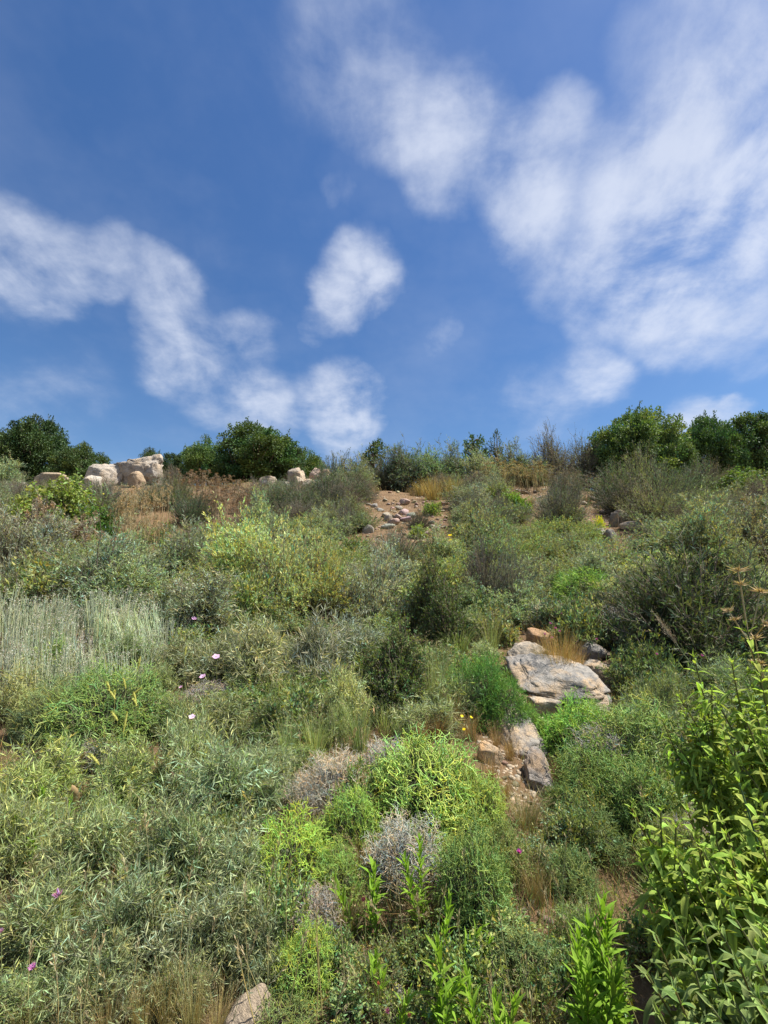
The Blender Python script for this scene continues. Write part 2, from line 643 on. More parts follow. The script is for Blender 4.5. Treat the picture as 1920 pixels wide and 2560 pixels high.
def make_bush(seed, R=0.5, H=0.55, tips=260, shell=0.45, amp=0.4, side_n=6, side_len=0.09, leaf_n=9, leaf_L=0.026,
              leaf_W=0.005, leaf_ang=0.8, up=0.25, whips=0.1, twig_r=0.0022, fold=0.0, trunk=True, hue=0.12, leafmat=None,
              droop=0.0, sharp=7, clump=0.0, lo=0.62, hi=1.4, clus=0):
    rng = np.random.RandomState(seed)
    tip, d = dome_tips(rng, tips, R, H, shell, amp, sharp=sharp, clus=clus)
    if whips:
        k = rng.random(tips) < whips
        tip[k] *= rng.uniform(1.06, 1.28, (k.sum(), 1))
    q = tip * rng.uniform(0.38, 0.62, (tips, 1)) * np.array((0.9, 0.9, 0.85))
    long_ = rng.random(tips) < 0.3
    q[long_] = q[long_] * np.array((0.15, 0.15, 0.1))
    ctrl = 0.5 * (q + tip) + np.array((0, 0, 1)) * (up * np.linalg.norm(tip - q, axis=1, keepdims=True)) * rng.uniform(-0.2, 1, (tips, 1))
    ctrl += rng.normal(0, 0.02, (tips, 3))
    K = 6
    P = bez(q, ctrl, tip, K)
    P += rng.normal(0, 0.006, P.shape)
    tw, lf = Geo(), Geo()
    rad = np.linspace(1.9, 0.6, K)[None] * twig_r * np.ones((tips, 1))
    tubes(tw, P, rad, tints(rng, tips, 0.7, 1.3, 0.06), 3, rng)
    if trunk:
        m = 10
        sel = rng.choice(tips, m, replace=False)
        a = rng.normal(0, 0.035, (m, 3)) * np.array((1, 1, 0)) + np.array((0, 0, -0.05))
        Pm = bez(a, 0.5 * q[sel] + np.array((0, 0, 0.05)), tip[sel] * 0.75, 6)
        tubes(tw, Pm, np.linspace(5, 1.6, 6)[None] * twig_r * np.ones((m, 1)), tints(rng, m, 0.6, 1.2, 0.06), 4, rng)
    # side twigs
    n = tips * side_n
    it = np.repeat(np.arange(tips), side_n)
    u = rng.uniform(0.25, 1.0, n) ** 0.8 * (K - 1.001)
    i0 = u.astype(int); f = (u - i0)[:, None]
    b = P[it, i0] * (1 - f) + P[it, i0 + 1] * f
    tan = unit(P[it, i0 + 1] - P[it, i0])
    sdir = unit(tan * 0.75 + perp(tan, rng) * rng.uniform(0.4, 1.1, (n, 1)) + np.array((0, 0, up)))
    sl = side_len * rng.uniform(0.45, 1.3, n)
    e = b + sdir * sl[:, None]
    mid = 0.5 * (b + e) + rng.normal(0, 0.12, (n, 3)) * sl[:, None]
    SP = np.stack([b, mid, e], 1)
    tubes(tw, SP, np.array([[1.0, 0.8, 0.5]]) * twig_r * 0.75 * np.ones((n, 1)), tints(rng, n, 0.7, 1.35, 0.08), 3, rng)
    # leaves
    m = n * leaf_n
    jt = np.repeat(np.arange(n), leaf_n)
    u = rng.uniform(0.08, 1.0, m)[:, None]
    b2 = np.where(u < 0.5, SP[jt, 0] * (1 - 2 * u) + SP[jt, 1] * 2 * u, SP[jt, 1] * (2 - 2 * u) + SP[jt, 2] * (2 * u - 1))
    t0 = sdir[jt]
    ang = leaf_ang * rng.uniform(0.5, 1.3, (m, 1))
    t = unit(t0 * np.cos(ang) + perp(t0, rng) * np.sin(ang))
    s = perp(t, rng)
    Ls = leaf_L * rng.uniform(0.5, 1.25, m)
    tt = tints(rng, n, 0.8, 1.22, hue)[jt] * tints(rng, m, lo, hi, hue * 0.6)
    blades(lf, b2, t, s, Ls, leaf_W * rng.uniform(0.7, 1.2, m), tt, np.full(m, droop) if droop else None, fold)
    mt = set_mat(tw.mesh('twigs'), M_WOOD)
    ml = set_mat(lf.mesh('foliage'), leafmat or M_LEAF)
    return Proto(R, H, [('twigs', mt, 'wood'), ('foliage', ml, 'leaf')])


def make_zigzag(seed, R=0.3, H=0.34, tips=460, seg=0.027, levels=4, rad=0.0021, spread=0.95, inner=True, keep=0.8, amp=0.4):
    """cushion of stiff forking zigzag twigs"""
    rng = np.random.RandomState(seed)
    tip, d = dome_tips(rng, tips, R * 0.93, H * 0.93, 0.35, amp, sharp=8)
    tw, lf = Geo(), Geo()
    base = tip * 0.15 * np.array((1, 1, 0)) + rng.normal(0, 0.02, (tips, 3)) * np.array((1, 1, 0.3))
    c = 0.5 * (base + tip) + rng.normal(0, 0.03, (tips, 3))
    P = bez(base, c, tip, 6) + rng.normal(0, 0.005, (tips, 6, 3))
    tubes(tw, P, np.linspace(1.5, 0.9, 6)[None] * rad * np.ones((tips, 1)), tints(rng, tips, 0.7, 1.3, 0.08), 3, rng)
    p = tip; dr = unit(d + rng.normal(0, 0.6, (tips, 3)) + np.array((0, 0, 0.1)))
    base_t = tints(rng, tips, 0.72, 1.28, 0.13)
    for lv in range(levels):
        n = len(p)
        ln = seg * rng.uniform(0.6, 1.25, n)[:, None]
        e = p + dr * ln
        r0 = rad * (1.25 - 0.17 * lv)
        tubes(lf, np.stack([p, e], 1), np.full((n, 2), r0) * np.array([[1, 0.8]]), base_t * tints(rng, n, 0.8, 1.25, 0.05), 3, rng)
        if lv == levels - 1:
            break
        s = perp(dr, rng)
        a = rng.uniform(0.55, 1.15, (n, 1)) * spread
        d1 = unit(dr * np.cos(a) + s * np.sin(a)); d2 = unit(dr * np.cos(a) - s * np.sin(a))
        k1 = rng.random(n) < min(1, keep + 0.12); k2 = rng.random(n) < keep
        p = np.concatenate([e[k1], e[k2]]); dr = np.concatenate([d1[k1], d2[k2]])
        dr = unit(dr + np.array((0, 0, 0.04)))
        base_t = np.concatenate([base_t[k1], base_t[k2]])
    if inner:   # finer side spines lower down
        n = tips * 5
        it = rng.randint(0, tips, n); ii = rng.randint(2, 5, n)
        b = P[it, ii]
        dd = unit(rng.normal(size=(n, 3)) + 0.6 * d[it])
        tubes(tw, np.stack([b, b + dd * seg * rng.uniform(0.7, 1.6, (n, 1))], 1), np.full((n, 2), rad * 0.8), tints(rng, n, 0.7, 1.3, 0.08), 3, rng)
    return Proto(R, H, [('twigs', set_mat(tw.mesh('twigs'), M_WOOD), 'wood'), ('foliage', set_mat(lf.mesh('foliage'), M_LEAF), 'leaf')])


def make_plume(seed, R=0.45, H=0.8, stems=260, leaf_n=46, leaf_L=0.022, leaf_W=0.0045, spread=0.55, split=0.22):
    """upright soft broom: feathery twigs fanning from the base"""
    rng = np.random.RandomState(seed)
    tip, d = dome_tips(rng, stems, R, H, 0.5, 0.3, 0.25)
    base = rng.normal(0, 0.05, (stems, 3)) * np.array((1, 1, 0))
    ctrl = np.stack([tip[:, 0] * spread, tip[:, 1] * spread, tip[:, 2] * 0.55], 1) + rng.normal(0, 0.03, (stems, 3))
    K = 7
    P = bez(base, ctrl, tip, K) + rng.normal(0, 0.006, (stems, K, 3))
    tw, lf = Geo(), Geo()
    tubes(tw, P, np.linspace(0.005, 0.0012, K)[None] * np.ones((stems, 1)), tints(rng, stems, 0.7, 1.25, 0.06), 3, rng)
    n = stems * leaf_n
    it = np.repeat(np.arange(stems), leaf_n)
    u = rng.uniform(0.3, 1, n) * (K - 1.001)
    i0 = u.astype(int); f = (u - i0)[:, None]
    b = P[it, i0] * (1 - f) + P[it, i0 + 1] * f
    tan = unit(P[it, i0 + 1] - P[it, i0])
    off = perp(tan, rng)
    b = b + off * rng.uniform(0, 0.022, (n, 1))
    t = unit(tan + off * rng.uniform(0.15, 0.8, (n, 1)) + np.array((0, 0, 0.25)))
    tt = tints(rng, stems, 0.75, 1.25, 0.1)[it] * tints(rng, n, 0.7, 1.3, 0.08)
    blades(lf, b, t, perp(t, rng), leaf_L * rng.uniform(0.6, 1.5, n), leaf_W * rng.uniform(0.7, 1.2, n), tt)
    return Proto(R, H, [('twigs', set_mat(tw.mesh('twigs'), M_WOOD), 'wood'), ('foliage', set_mat(lf.mesh('foliage'), M_LEAF), 'leaf')])


def make_tree(seed, R=1.6, H=2.6, clumps=150, leaves=170, leaf=0.07, crown_low=0.04, amp=0.42, clump_r=0.26, openness=0.0):
    rng = np.random.RandomState(seed)
    d = rnd_dirs(rng, clumps)
    d[:, 2] = rng.uniform(-0.6, 1, clumps)
    h = np.sqrt(np.maximum(1 - d[:, 2] ** 2, 0.0)); a = rng.uniform(0, 6.283, clumps)
    d[:, 0] = np.cos(a) * h; d[:, 1] = np.sin(a) * h
    l = lumps(rng, d, 11, amp, 6)
    r = 1 - 0.55 * rng.random(clumps) ** 1.6
    cz = H * 0.40
    c = d * np.array((R, R, H * 0.6))[None] * (l * r)[:, None] * 0.93 + np.array((0, 0, cz))
    c[:, 2] = np.maximum(c[:, 2], H * crown_low)
    wd, lf = Geo(), Geo()
    # several crooked trunks with limbs to the clumps
    m = 5
    limbs_end = c[rng.choice(clumps, m, replace=False)] * np.array((0.45, 0.45, 0.75))
    a0 = rng.normal(0, 0.10, (m, 3)) * np.array((1, 1, 0)) + np.array((0, 0, -0.15))
    Pm = bez(a0, limbs_end * np.array((0.3, 0.3, 0.6)), limbs_end, 7) + rng.normal(0, 0.03, (m, 7, 3))
    tubes(wd, Pm, np.linspace(0.085, 0.035, 7)[None] * np.ones((m, 1)), tints(rng, m, 0.7, 1.2, 0.05), 7, rng)
    near = np.argmin(np.linalg.norm(c[:, None] - limbs_end[None], axis=2), axis=1)
    st = limbs_end[near]
    Pb = bez(st, 0.5 * (st + c) + rng.normal(0, 0.12, c.shape), c, 6)
    tubes(wd, Pb, np.linspace(0.03, 0.008, 6)[None] * np.ones((clumps, 1)), tints(rng, clumps, 0.7, 1.2, 0.05), 4, rng)
    n = clumps * leaves
    it = np.repeat(np.arange(clumps), leaves)
    rr = clump_r * rng.uniform(0.6, 1.3, clumps)[it]
    o = rnd_dirs(rng, n) * (rr * rng.random(n) ** 0.45)[:, None] * np.array((1.1, 1.1, 0.75))
    p = c[it] + o
    t = unit(o / np.maximum(rr, .01)[:, None] + rng.normal(0, 0.7, (n, 3)) + np.array((0, 0, 0.1)))
    tt = tints(rng, clumps, 0.72, 1.3, 0.12)[it] * tints(rng, n, 0.7, 1.35, 0.08)
    blades(lf, p, t, perp(t, rng), leaf * rng.uniform(0.6, 1.3, n), leaf * 0.55 * rng.uniform(0.7, 1.2, n), tt)
    # outer sprays that break the outline
    k = clumps // 2
    sp = c[rng.choice(clumps, k, replace=False)]
    ax = unit(sp - np.array((0, 0, cz * 0.7)) + rng.normal(0, 0.3, sp.shape) + np.array((0, 0, 0.4)))
    ln = rng.uniform(0.12, 0.32, k) * R / 1.4
    tubes(wd, np.stack([sp, sp + ax * ln[:, None]], 1), np.full((k, 2), 0.006), np.ones(3), 3, rng)
    q = 26
    it = np.repeat(np.arange(k), q); u = rng.uniform(0.25, 1, k * q)
    p = sp[it] + ax[it] * (ln[it] * u)[:, None] + rng.normal(0, 0.03, (k * q, 3))
    t = unit(ax[it] + rng.normal(0, 0.7, (k * q, 3)))
    blades(lf, p, t, perp(t, rng), leaf * rng.uniform(0.5, 1.1, k * q), leaf * 0.5 * np.ones(k * q), tints(rng, k * q, 0.8, 1.35, 0.1))
    return Proto(R, H, [('trunk', set_mat(wd.mesh('trunk'), M_WOOD), 'wood'), ('crown', set_mat(lf.mesh('crown'), M_GLOSS), 'leaf')])


def make_tuft(seed, R=0.22, H=0.42, n=240, W=0.004, K=5, lean=0.5, heads=0.0, head_L=0.05, base_r=0.07, wob=0.02, mat=None):
    """tuft of grass blades; heads = share that carries a feathery ear"""
    rng = np.random.RandomState(seed)
    a = rng.uniform(0, 6.283, n)
    rr = base_r * np.sqrt(rng.random(n))
    b = np.stack([np.cos(a) * rr, np.sin(a) * rr, np.full(n, -0.01)], 1)
    out = R * rng.random(n) ** 0.7
    hh = H * rng.uniform(0.45, 1.0, n)
    tip = np.stack([np.cos(a) * (rr + out), np.sin(a) * (rr + out), hh], 1) + rng.normal(0, 0.03, (n, 3)) * np.array((1, 1, 0.3))
    ctrl = b + (tip - b) * np.array((lean * 0.5, lean * 0.5, 0.75))
    P = bez(b, ctrl, tip, K) + rng.normal(0, wob, (n, K, 3)) * np.linspace(0, 1, K)[None, :, None] * 0.4
    s = np.stack([-np.sin(a), np.cos(a), np.zeros(n)], 1) + rng.normal(0, 0.6, (n, 3))
    s = unit(s)
    w = (W * rng.uniform(0.6, 1.3, n))[:, None] * np.linspace(1, 0.15, K)[None]
    V = np.stack([P + s[:, None] * w[..., None] * 0.5, P - s[:, None] * w[..., None] * 0.5], 2)
    i = np.arange(n * K * 2).reshape(n, K, 2)
    Q = np.stack([i[:, :-1, 0], i[:, :-1, 1], i[:, 1:, 1], i[:, 1:, 0]], -1)
    g = Geo()
    g.add(V, Q, np.repeat(tints(rng, n, 0.65, 1.35, 0.1), K * 2, axis=0))
    parts = [('blades', set_mat(g.mesh('blades'), mat or M_DRY), 'leaf')]
    if heads:
        k = np.where(rng.random(n) < heads)[0]
        h = Geo()
        m = 12
        it = np.repeat(k, m)
        u = rng.random(len(it))[:, None]
        ax = unit(P[it, -1] - P[it, -2])
        p = P[it, -1] - ax * head_L * (1 - u) + rng.normal(0, 0.004, (len(it), 3))
        t = unit(ax + 0.5 * perp(ax, rng))
        blades(h, p, t, perp(t, rng), 0.011 * rng.uniform(0.7, 1.4, len(it)), np.full(len(it), 0.003), tints(rng, len(it), 0.8, 1.3, 0.08))
        parts.append(('seed_heads', set_mat(h.mesh('seed_heads'), M_DRY), 'head'))
    return Proto(R, H, parts)


def make_rush(seed, n=60, R=0.2, H=0.5):
    """clump of upright glaucous stems, tiny pale flower tufts on top"""
    rng = np.random.RandomState(seed)
    a = rng.uniform(0, 6.283, n); rr = R * np.sqrt(rng.random(n))
    b = np.stack([np.cos(a) * rr * 0.8, np.sin(a) * rr * 0.8, np.full(n, -0.02)], 1)
    tip = np.stack([np.cos(a) * rr, np.sin(a) * rr, H * rng.uniform(0.6, 1, n)], 1) + rng.normal(0, 0.03, (n, 3)) * np.array((1, 1, 0.2))
    P = bez(b, 0.5 * (b + tip) + rng.normal(0, 0.012, (n, 3)), tip, 5)
    st, fl = Geo(), Geo()
    tubes(st, P, np.linspace(0.0030, 0.0019, 5)[None] * np.ones((n, 1)), tints(rng, n, 0.75, 1.3, 0.07), 3, rng)
    # narrow leaves pressed to the stems
    m = n * 9
    it = np.repeat(np.arange(n), 9); u = rng.uniform(0.05, 0.9, m)[:, None]
    p = P[it, 0] * (1 - u) + P[it, 4] * u
    t = unit(np.array((0, 0, 1.0)) + 0.45 * rnd_dirs(rng, m))
    blades(st, p, t, perp(t, rng), 0.045 * rng.uniform(0.6, 1.3, m), np.full(m, 0.0035), tints(rng, m, 0.75, 1.3, 0.07))
    k = np.where(rng.random(n) < 0.55)[0]
    it = np.repeat(k, 8)
    p = P[it, -1] + rng.normal(0, 0.008, (len(it), 3)) - np.array((0, 0, 1)) * rng.uniform(0, 0.03, (len(it), 1))
    t = unit(rng.normal(size=(len(it), 3)) + np.array((0, 0, 0.5)))
    blades(fl, p, t, perp(t, rng), 0.013 * rng.uniform(0.7, 1.4, len(it)), np.full(len(it), 0.006), tints(rng, len(it), 0.7, 1.25, 0.06))
    return Proto(R, H, [('stems', set_mat(st.mesh('stems'), M_LEAF), 'leaf'), ('flower_tufts', set_mat(fl.mesh('flower_tufts'), M_PETAL), 'head')])


def make_thistle(seed, n=5, H=0.9, R=0.18, head=0.032, spines=34):
    """dry thistle: branched straw stems, each tip a spiny star-shaped head"""
    rng = np.random.RandomState(seed)
    st = Geo()
    tops = []
    for i in range(n):
        a = rng.uniform(0, 6.283)
        b = np.array((rng.normal(0, 0.02), rng.normal(0, 0.02), -0.02))
        tip = np.array((math.cos(a) * R * rng.uniform(.2, 1), math.sin(a) * R * rng.uniform(.2, 1), H * rng.uniform(0.65, 1)))
        P = bez(b[None], (0.5 * (b + tip) + rng.normal(0, 0.03, 3))[None], tip[None], 7)
        tubes(st, P, np.linspace(0.0042, 0.0022, 7)[None], tints(rng, 1, 0.9, 1.1), 5, rng)
        tops.append((tip, unit(P[0, -1] - P[0, -2])))
        for k in range(rng.randint(0, 3)):
            j = rng.randint(3, 6)
            e = P[0, j] + np.array((rng.normal(0, 0.06), rng.normal(0, 0.06), rng.uniform(0.07, 0.16) * H))
            P2 = bez(P[0, j][None], (0.5 * (P[0, j] + e) + np.array((rng.normal(0, .03), rng.normal(0, .03), -0.02)))[None], e[None], 5)
            tubes(st, P2, np.linspace(0.0026, 0.0016, 5)[None], tints(rng, 1, 0.9, 1.1), 4, rng)
            tops.append((e, unit(P2[0, -1] - P2[0, -2])))
    parts = [('stems', set_mat(st.mesh('stems'), M_DRY), 'leaf')]
    for c, ax in tops:
        hd = Geo()
        dd = rnd_dirs(rng, spines)
        dd = unit(dd + ax * 0.55)
        blades(hd, np.repeat(c[None], spines, 0), dd, perp(dd, rng), head * rng.uniform(0.7, 1.7, spines), np.full(spines, 0.005), tints(rng, spines, 0.8, 1.3, 0.08))
        dd = unit(rnd_dirs(rng, spines * 2) * 0.6 + ax)
        blades(hd, np.repeat(c[None], spines * 2, 0), dd, perp(dd, rng), head * rng.uniform(0.35, 0.7, spines * 2), np.full(spines * 2, 0.006), tints(rng, spines * 2, 0.6, 1.0, 0.1))
        parts.append(('spiny_head', set_mat(hd.mesh('spiny_head'), M_DRY), 'head'))
    return Proto(R, H, parts)


def make_stalks(seed, n=34, R=0.35, H=0.7, head=0.03, hn=26):
    """stand of dry brown flower stalks with ragged tops"""
    rng = np.random.RandomState(seed)
    a = rng.uniform(0, 6.283, n); rr = R * np.sqrt(rng.random(n))
    b = np.stack([np.cos(a) * rr * 0.8, np.sin(a) * rr * 0.8, np.full(n, -0.02)], 1)
    tip = np.stack([np.cos(a) * rr, np.sin(a) * rr, H * rng.uniform(0.55, 1, n)], 1) + rng.normal(0, 0.04, (n, 3)) * np.array((1, 1, 0.2))
    P = bez(b, 0.5 * (b + tip) + rng.normal(0, 0.02, (n, 3)), tip, 5)
    st, hd = Geo(), Geo()
    tubes(st, P, np.linspace(0.004, 0.002, 5)[None] * np.ones((n, 1)), tints(rng, n, 0.75, 1.25, 0.06), 3, rng)
    m = n * 3
    it = np.repeat(np.arange(n), 3)
    s0 = P[it, 3] + (P[it, 4] - P[it, 3]) * rng.random((m, 1))
    e = s0 + unit(rng.normal(size=(m, 3)) + np.array((0, 0, 1.4))) * rng.uniform(0.04, 0.1, (m, 1))
    tubes(st, np.stack([s0, e], 1), np.full((m, 2), 0.0017), tints(rng, m, 0.75, 1.25, 0.06), 3, rng)
    cen = np.concatenate([tip, e])
    it = np.repeat(np.arange(len(cen)), hn)
    dd = unit(rnd_dirs(rng, len(it)) + np.array((0, 0, 0.25)))
    blades(hd, cen[it] + dd * rng.uniform(0, head * 0.5, (len(it), 1)), dd, perp(dd, rng), head * rng.uniform(0.4, 1.1, len(it)), np.full(len(it), head * 0.28), tints(rng, len(cen), 0.7, 1.3, 0.1)[it] * tints(rng, len(it), 0.75, 1.25, 0.06))
    return Proto(R, H, [('stems', set_mat(st.mesh('stems'), M_DRY), 'leaf'), ('seed_heads', set_mat(hd.mesh('seed_heads'), M_DRY), 'head')])


P = {}
P['spiny'] = [make_bush(100 + i, R=0.22, H=0.25, tips=150, side_n=6, side_len=0.07, leaf_n=7, leaf_L=0.036, leaf_W=0.0034, leaf_ang=1.05, shell=0.6, amp=0.4, clus=17, whips=0.3, hue=0.1, lo=0.5, hi=1.6, twig_r=0.0014) for i in range(6)]
P['spiny_fine'] = [make_bush(120 + i, R=0.5, H=0.6, tips=280, side_n=7, side_len=0.12, leaf_n=9, leaf_L=0.038, leaf_W=0.0068, whips=0.22, shell=0.55, amp=0.4, clus=22, lo=0.5, hi=1.55) for i in range(4)]
P['broom'] = [make_bush(140 + i, R=0.55, H=0.8, tips=230, side_n=7, side_len=0.15, leaf_n=11, leaf_L=0.036, leaf_W=0.0078, whips=0.35, clus=20, up=0.45, leaf_ang=0.6, hue=0.18) for i in range(3)]
P['compact'] = [make_bush(160 + i, R=0.26, H=0.42, tips=260, side_n=7, side_len=0.06, leaf_n=10, leaf_L=0.015, leaf_W=0.008, whips=0.05, leaf_ang=1.0, shell=0.35, hue=0.16) for i in range(2)]
P['leafy'] = [make_bush(180 + i, R=0.6, H=0.6, tips=200, side_n=7, side_len=0.12, leaf_n=7, leaf_L=0.05, leaf_W=0.022, whips=0.08, leaf_ang=1.0, droop=0.3, hue=0.14) for i in range(2)]
P['herb'] = [make_bush(200 + i, R=0.2, H=0.22, tips=90, side_n=5, side_len=0.07, leaf_n=6, leaf_L=0.026, leaf_W=0.010, whips=0.35, leaf_ang=0.9, up=0.5, hue=0.18, twig_r=0.0013, amp=0.5, fold=0.3) for i in range(4)]
P['twiggy'] = [make_bush(220 + i, R=0.5, H=0.55, tips=300, side_n=8, side_len=0.12, leaf_n=5, leaf_L=0.016, leaf_W=0.006, whips=0.15, up=0.35, hue=0.1) for i in range(2)]
P['zigzag'] = [make_zigzag(300 + i, tips=440 + 40 * i) for i in range(4)]
P['zigzag_soft'] = [make_zigzag(320 + i, R=0.32, H=0.34, tips=800, seg=0.02, rad=0.0015, spread=0.75) for i in range(2)]
P['thorn'] = [make_zigzag(340 + i, tips=520, seg=0.022, rad=0.0015, spread=0.95, keep=0.75, amp=0.6) for i in range(3)]
P['plume'] = [make_plume(400 + i) for i in range(4)]
P['plume_low'] = [make_plume(420 + i, R=0.6, H=0.6, stems=300, spread=0.7) for i in range(2)]
P['dome'] = [make_tree(560 + i, R=1.7, H=2.3, clumps=230, leaves=200, leaf=0.08, amp=0.14, clump_r=0.25) for i in range(2)]
P['oak'] = [make_tree(500 + i, R=1.6, H=2.6, clumps=180, leaves=190, leaf=0.08, amp=0.22) for i in range(3)]
P['loose_tree'] = [make_tree(520 + i, R=1.9, H=2.6, clumps=110, leaves=120, clump_r=0.30, amp=0.5) for i in range(2)]
P['sapling'] = [make_tree(540, R=0.6, H=1.6, clumps=34, leaves=34, leaf=0.07, clump_r=0.13, amp=0.6), make_tree(541, R=0.8, H=1.7, clumps=40, leaves=26, leaf=0.06, clump_r=0.14, amp=0.7)]
P['dry_grass'] = [make_tuft(600 + i, heads=0.25) for i in range(4)]
P['straw'] = [make_tuft(620 + i, R=0.18, H=0.45, n=330, W=0.005, base_r=0.12, lean=0.4, heads=0.1) for i in range(2)]
P['green_grass'] = [make_tuft(640 + i, R=0.2, H=0.4, n=150, W=0.005, lean=0.6, heads=0.2, mat=M_LEAF) for i in range(3)]
P['rush'] = [make_rush(700 + i) for i in range(4)]
P['stalks'] = [make_stalks(720 + i) for i in range(3)]
P['wild_thistle'] = [make_stalks(740 + i, n=12, R=0.3, H=0.6, head=0.05, hn=40) for i in range(3)]

# ------------------------------------------------------------------ placing plants
PRNG = random.Random(77)
LUM = {'oak': 1.3, 'loose_tree': 1.3, 'sapling': 1.2, 'zigzag': 1.8, 'zigzag_soft': 1.75, 'thorn': 1.5, 'straw': 1.0, 'dry_grass': 1.0, 'stalks': 1.35, 'wild_thistle': 1.1, 'spiny': 1.95, 'dome': 1.25, 'spiny_fine': 2.15, 'broom': 1.9, 'plume': 1.3, 'plume_low': 1.3, 'herb': 1.6, 'compact': 1.15, 'leafy': 1.25, 'rush': 2.0, 'twiggy': 1.6, 'green_grass': 1.5}
WIDE = {'oak': 1.12, 'loose_tree': 1.1, 'dome': 1.05, 'spiny': 0.95, 'rush': 1.2}
COUNT = {}
OCC = []


def greyer(c, f):
    m = 0.3 * c[0] + 0.6 * c[1] + 0.1 * c[2]
    return tuple(v * (1 - f) + m * f for v in c)


def jitter(c, amt=0.16):
    b = PRNG.uniform(1 - amt, 1 + amt)
    return tuple(max(0.005, v * b * PRNG.uniform(1 - amt * .4, 1 + amt * .4)) for v in c)


def plant_at(species, name, X, Y, width, height, leaf, label, cat, group=None, wood=WOOD, head=(0.36, 0.28, 0.17), tilt=0.06, sink=0.03, var=None):
    pr = P[species]
    v = (var if var is not None else PRNG.randrange(len(pr))) % len(pr)
    pr = pr[v]
    if species == 'spiny' and wood is WOOD:
        wood = (0.20, 0.205, 0.125)
    o = add_obj(name, None)
    o.location = (X, Y, float(ground(X, Y)) - sink * height)
    width *= WIDE.get(species, 1.06)
    sxy = width / (2 * pr.R); sz = height / pr.H
    sz = min(max(sz, sxy * 0.45), sxy * 2.4)
    o.scale = (sxy * PRNG.uniform(.94, 1.06), sxy, sz)
    o.rotation_euler = (PRNG.gauss(0, tilt), PRNG.gauss(0, tilt), PRNG.uniform(0, 6.283))
    lc = jitter(tuple(v * LUM.get(species, 1.3) for v in greyer(leaf, 0.15 if species in ('plume', 'plume_low', 'spiny_fine') else 0.0)))
    for nm, me, role in pr.parts:
        c = add_obj(nm, me, o, lc if role == 'leaf' else (wood if role == 'wood' else head))
        if nm != 'trunk' and nm != 'spiny_head':
            c['kind'] = 'stuff'
    tag(o, label, cat, group)
    OCC.append((X, Y, width * 0.5))
    return o


def plant(species, name, px, base, w, top, leaf, label, cat, group=None, **kw):
    p = hit(px, base)
    dep = px_of(*p)[2]
    width = w * dep / F_PX
    h = z_at_row(p[0], p[1], top) - p[2]
    return plant_at(species, name, p[0], p[1], width, max(h, 0.05), leaf, label, cat, group, **kw)


def ridge(species, name, px, dist, w, top, leaf, label, cat, group=None, **kw):
    """things on the crest: distance given, height from the row of the top"""
    X = (px - 960) / F_PX * (dist * math.cos(PITCH) + 6 * math.sin(PITCH))
    zt = z_at_row(X, dist, top - 9)
    zg = float(ground(X, dist))
    dep = px_of(X, dist, zg)[2]
    return plant_at(species, name, X, dist, w * dep / F_PX, max(zt - zg, 0.3), leaf, label, cat, group, **kw)

# ------------------------------------------------------------------ rocks
import bmesh


def rock_mesh(seed, size, sub=4, cuts=20, rough=0.07, boxy=0.66, tilt=(0, 0, 0), mat=None, ledge=0.0, freq=3.2):
    rng = np.random.RandomState(seed)
    bm = bmesh.new()
    bmesh.ops.create_icosphere(bm, subdivisions=sub, radius=1)
    v = np.array([x.co[:] for x in bm.verts])
    f = np.array([[x.index for x in fc.verts] for fc in bm.faces])
    bm.free()
    v = np.sign(v) * np.abs(v) ** boxy
    n = rnd_dirs(rng, cuts)
    for k in range(cuts):
        d = rng.uniform(0.6, 0.95)
        ex = v @ n[k] - d
        v = v - n[k] * np.maximum(ex, 0)[:, None] * 0.93
    off = Vector(rng.uniform(-50, 50, 3))
    nr = unit(v)
    disp = np.array([mnoise.fractal(Vector(p) * freq + off, 0.75, 2.2, 6) for p in v])
    v = v + nr * (disp * rough)[:, None]
    if ledge:
        v[:, 2] += ledge * np.sin(v[:, 2] * 9 + disp * 3) * 0.1
        w = 1 + ledge * 0.12 * np.sin(v[:, 2] * 11 + disp * 4)
        v[:, 0] *= w; v[:, 1] *= w
    v = v / np.max(np.abs(v), axis=0)
    v = v * (np.array(size) * 0.5)
    R = np.array(Matrix.Rotation(tilt[2], 3, 'Z') @ Matrix.Rotation(tilt[1], 3, 'Y') @ Matrix.Rotation(tilt[0], 3, 'X'))
    v = v @ R.T
    me = mesh_np('rock', v, f, None, sub < 4)
    set_mat(me, mat or M_ROCK)
    return me


def rock(name, px, base, w, top, label, cat='rock', group=None, depth=0.8, seed=1, mat=None, color=(1, 1, 1), sub=4, lift=0.0, dist=None, **kw):
    if dist is None:
        p = hit(px, base)
    else:
        X = (px - 960) / F_PX * (dist * math.cos(PITCH) + 6 * math.sin(PITCH))
        p = np.array((X, dist, float(ground(X, dist))))
    dep = px_of(*p)[2]
    W = w * dep / F_PX
    zt = z_at_row(p[0], p[1], top)
    H = max(zt - (p[2] + lift), 0.04)
    D = W * depth
    me = rock_mesh(seed, (W, D, H * 1.35), sub=sub, mat=mat, **kw)
    o = add_obj(name, me, None, color)
    o.location = (p[0], p[1] + D * 0.30, p[2] + lift + H * 0.5 - H * 0.175)
    tag(o, label, cat, group)
    OCC.append((p[0], p[1] + D * .3, W * 0.45))
    return o


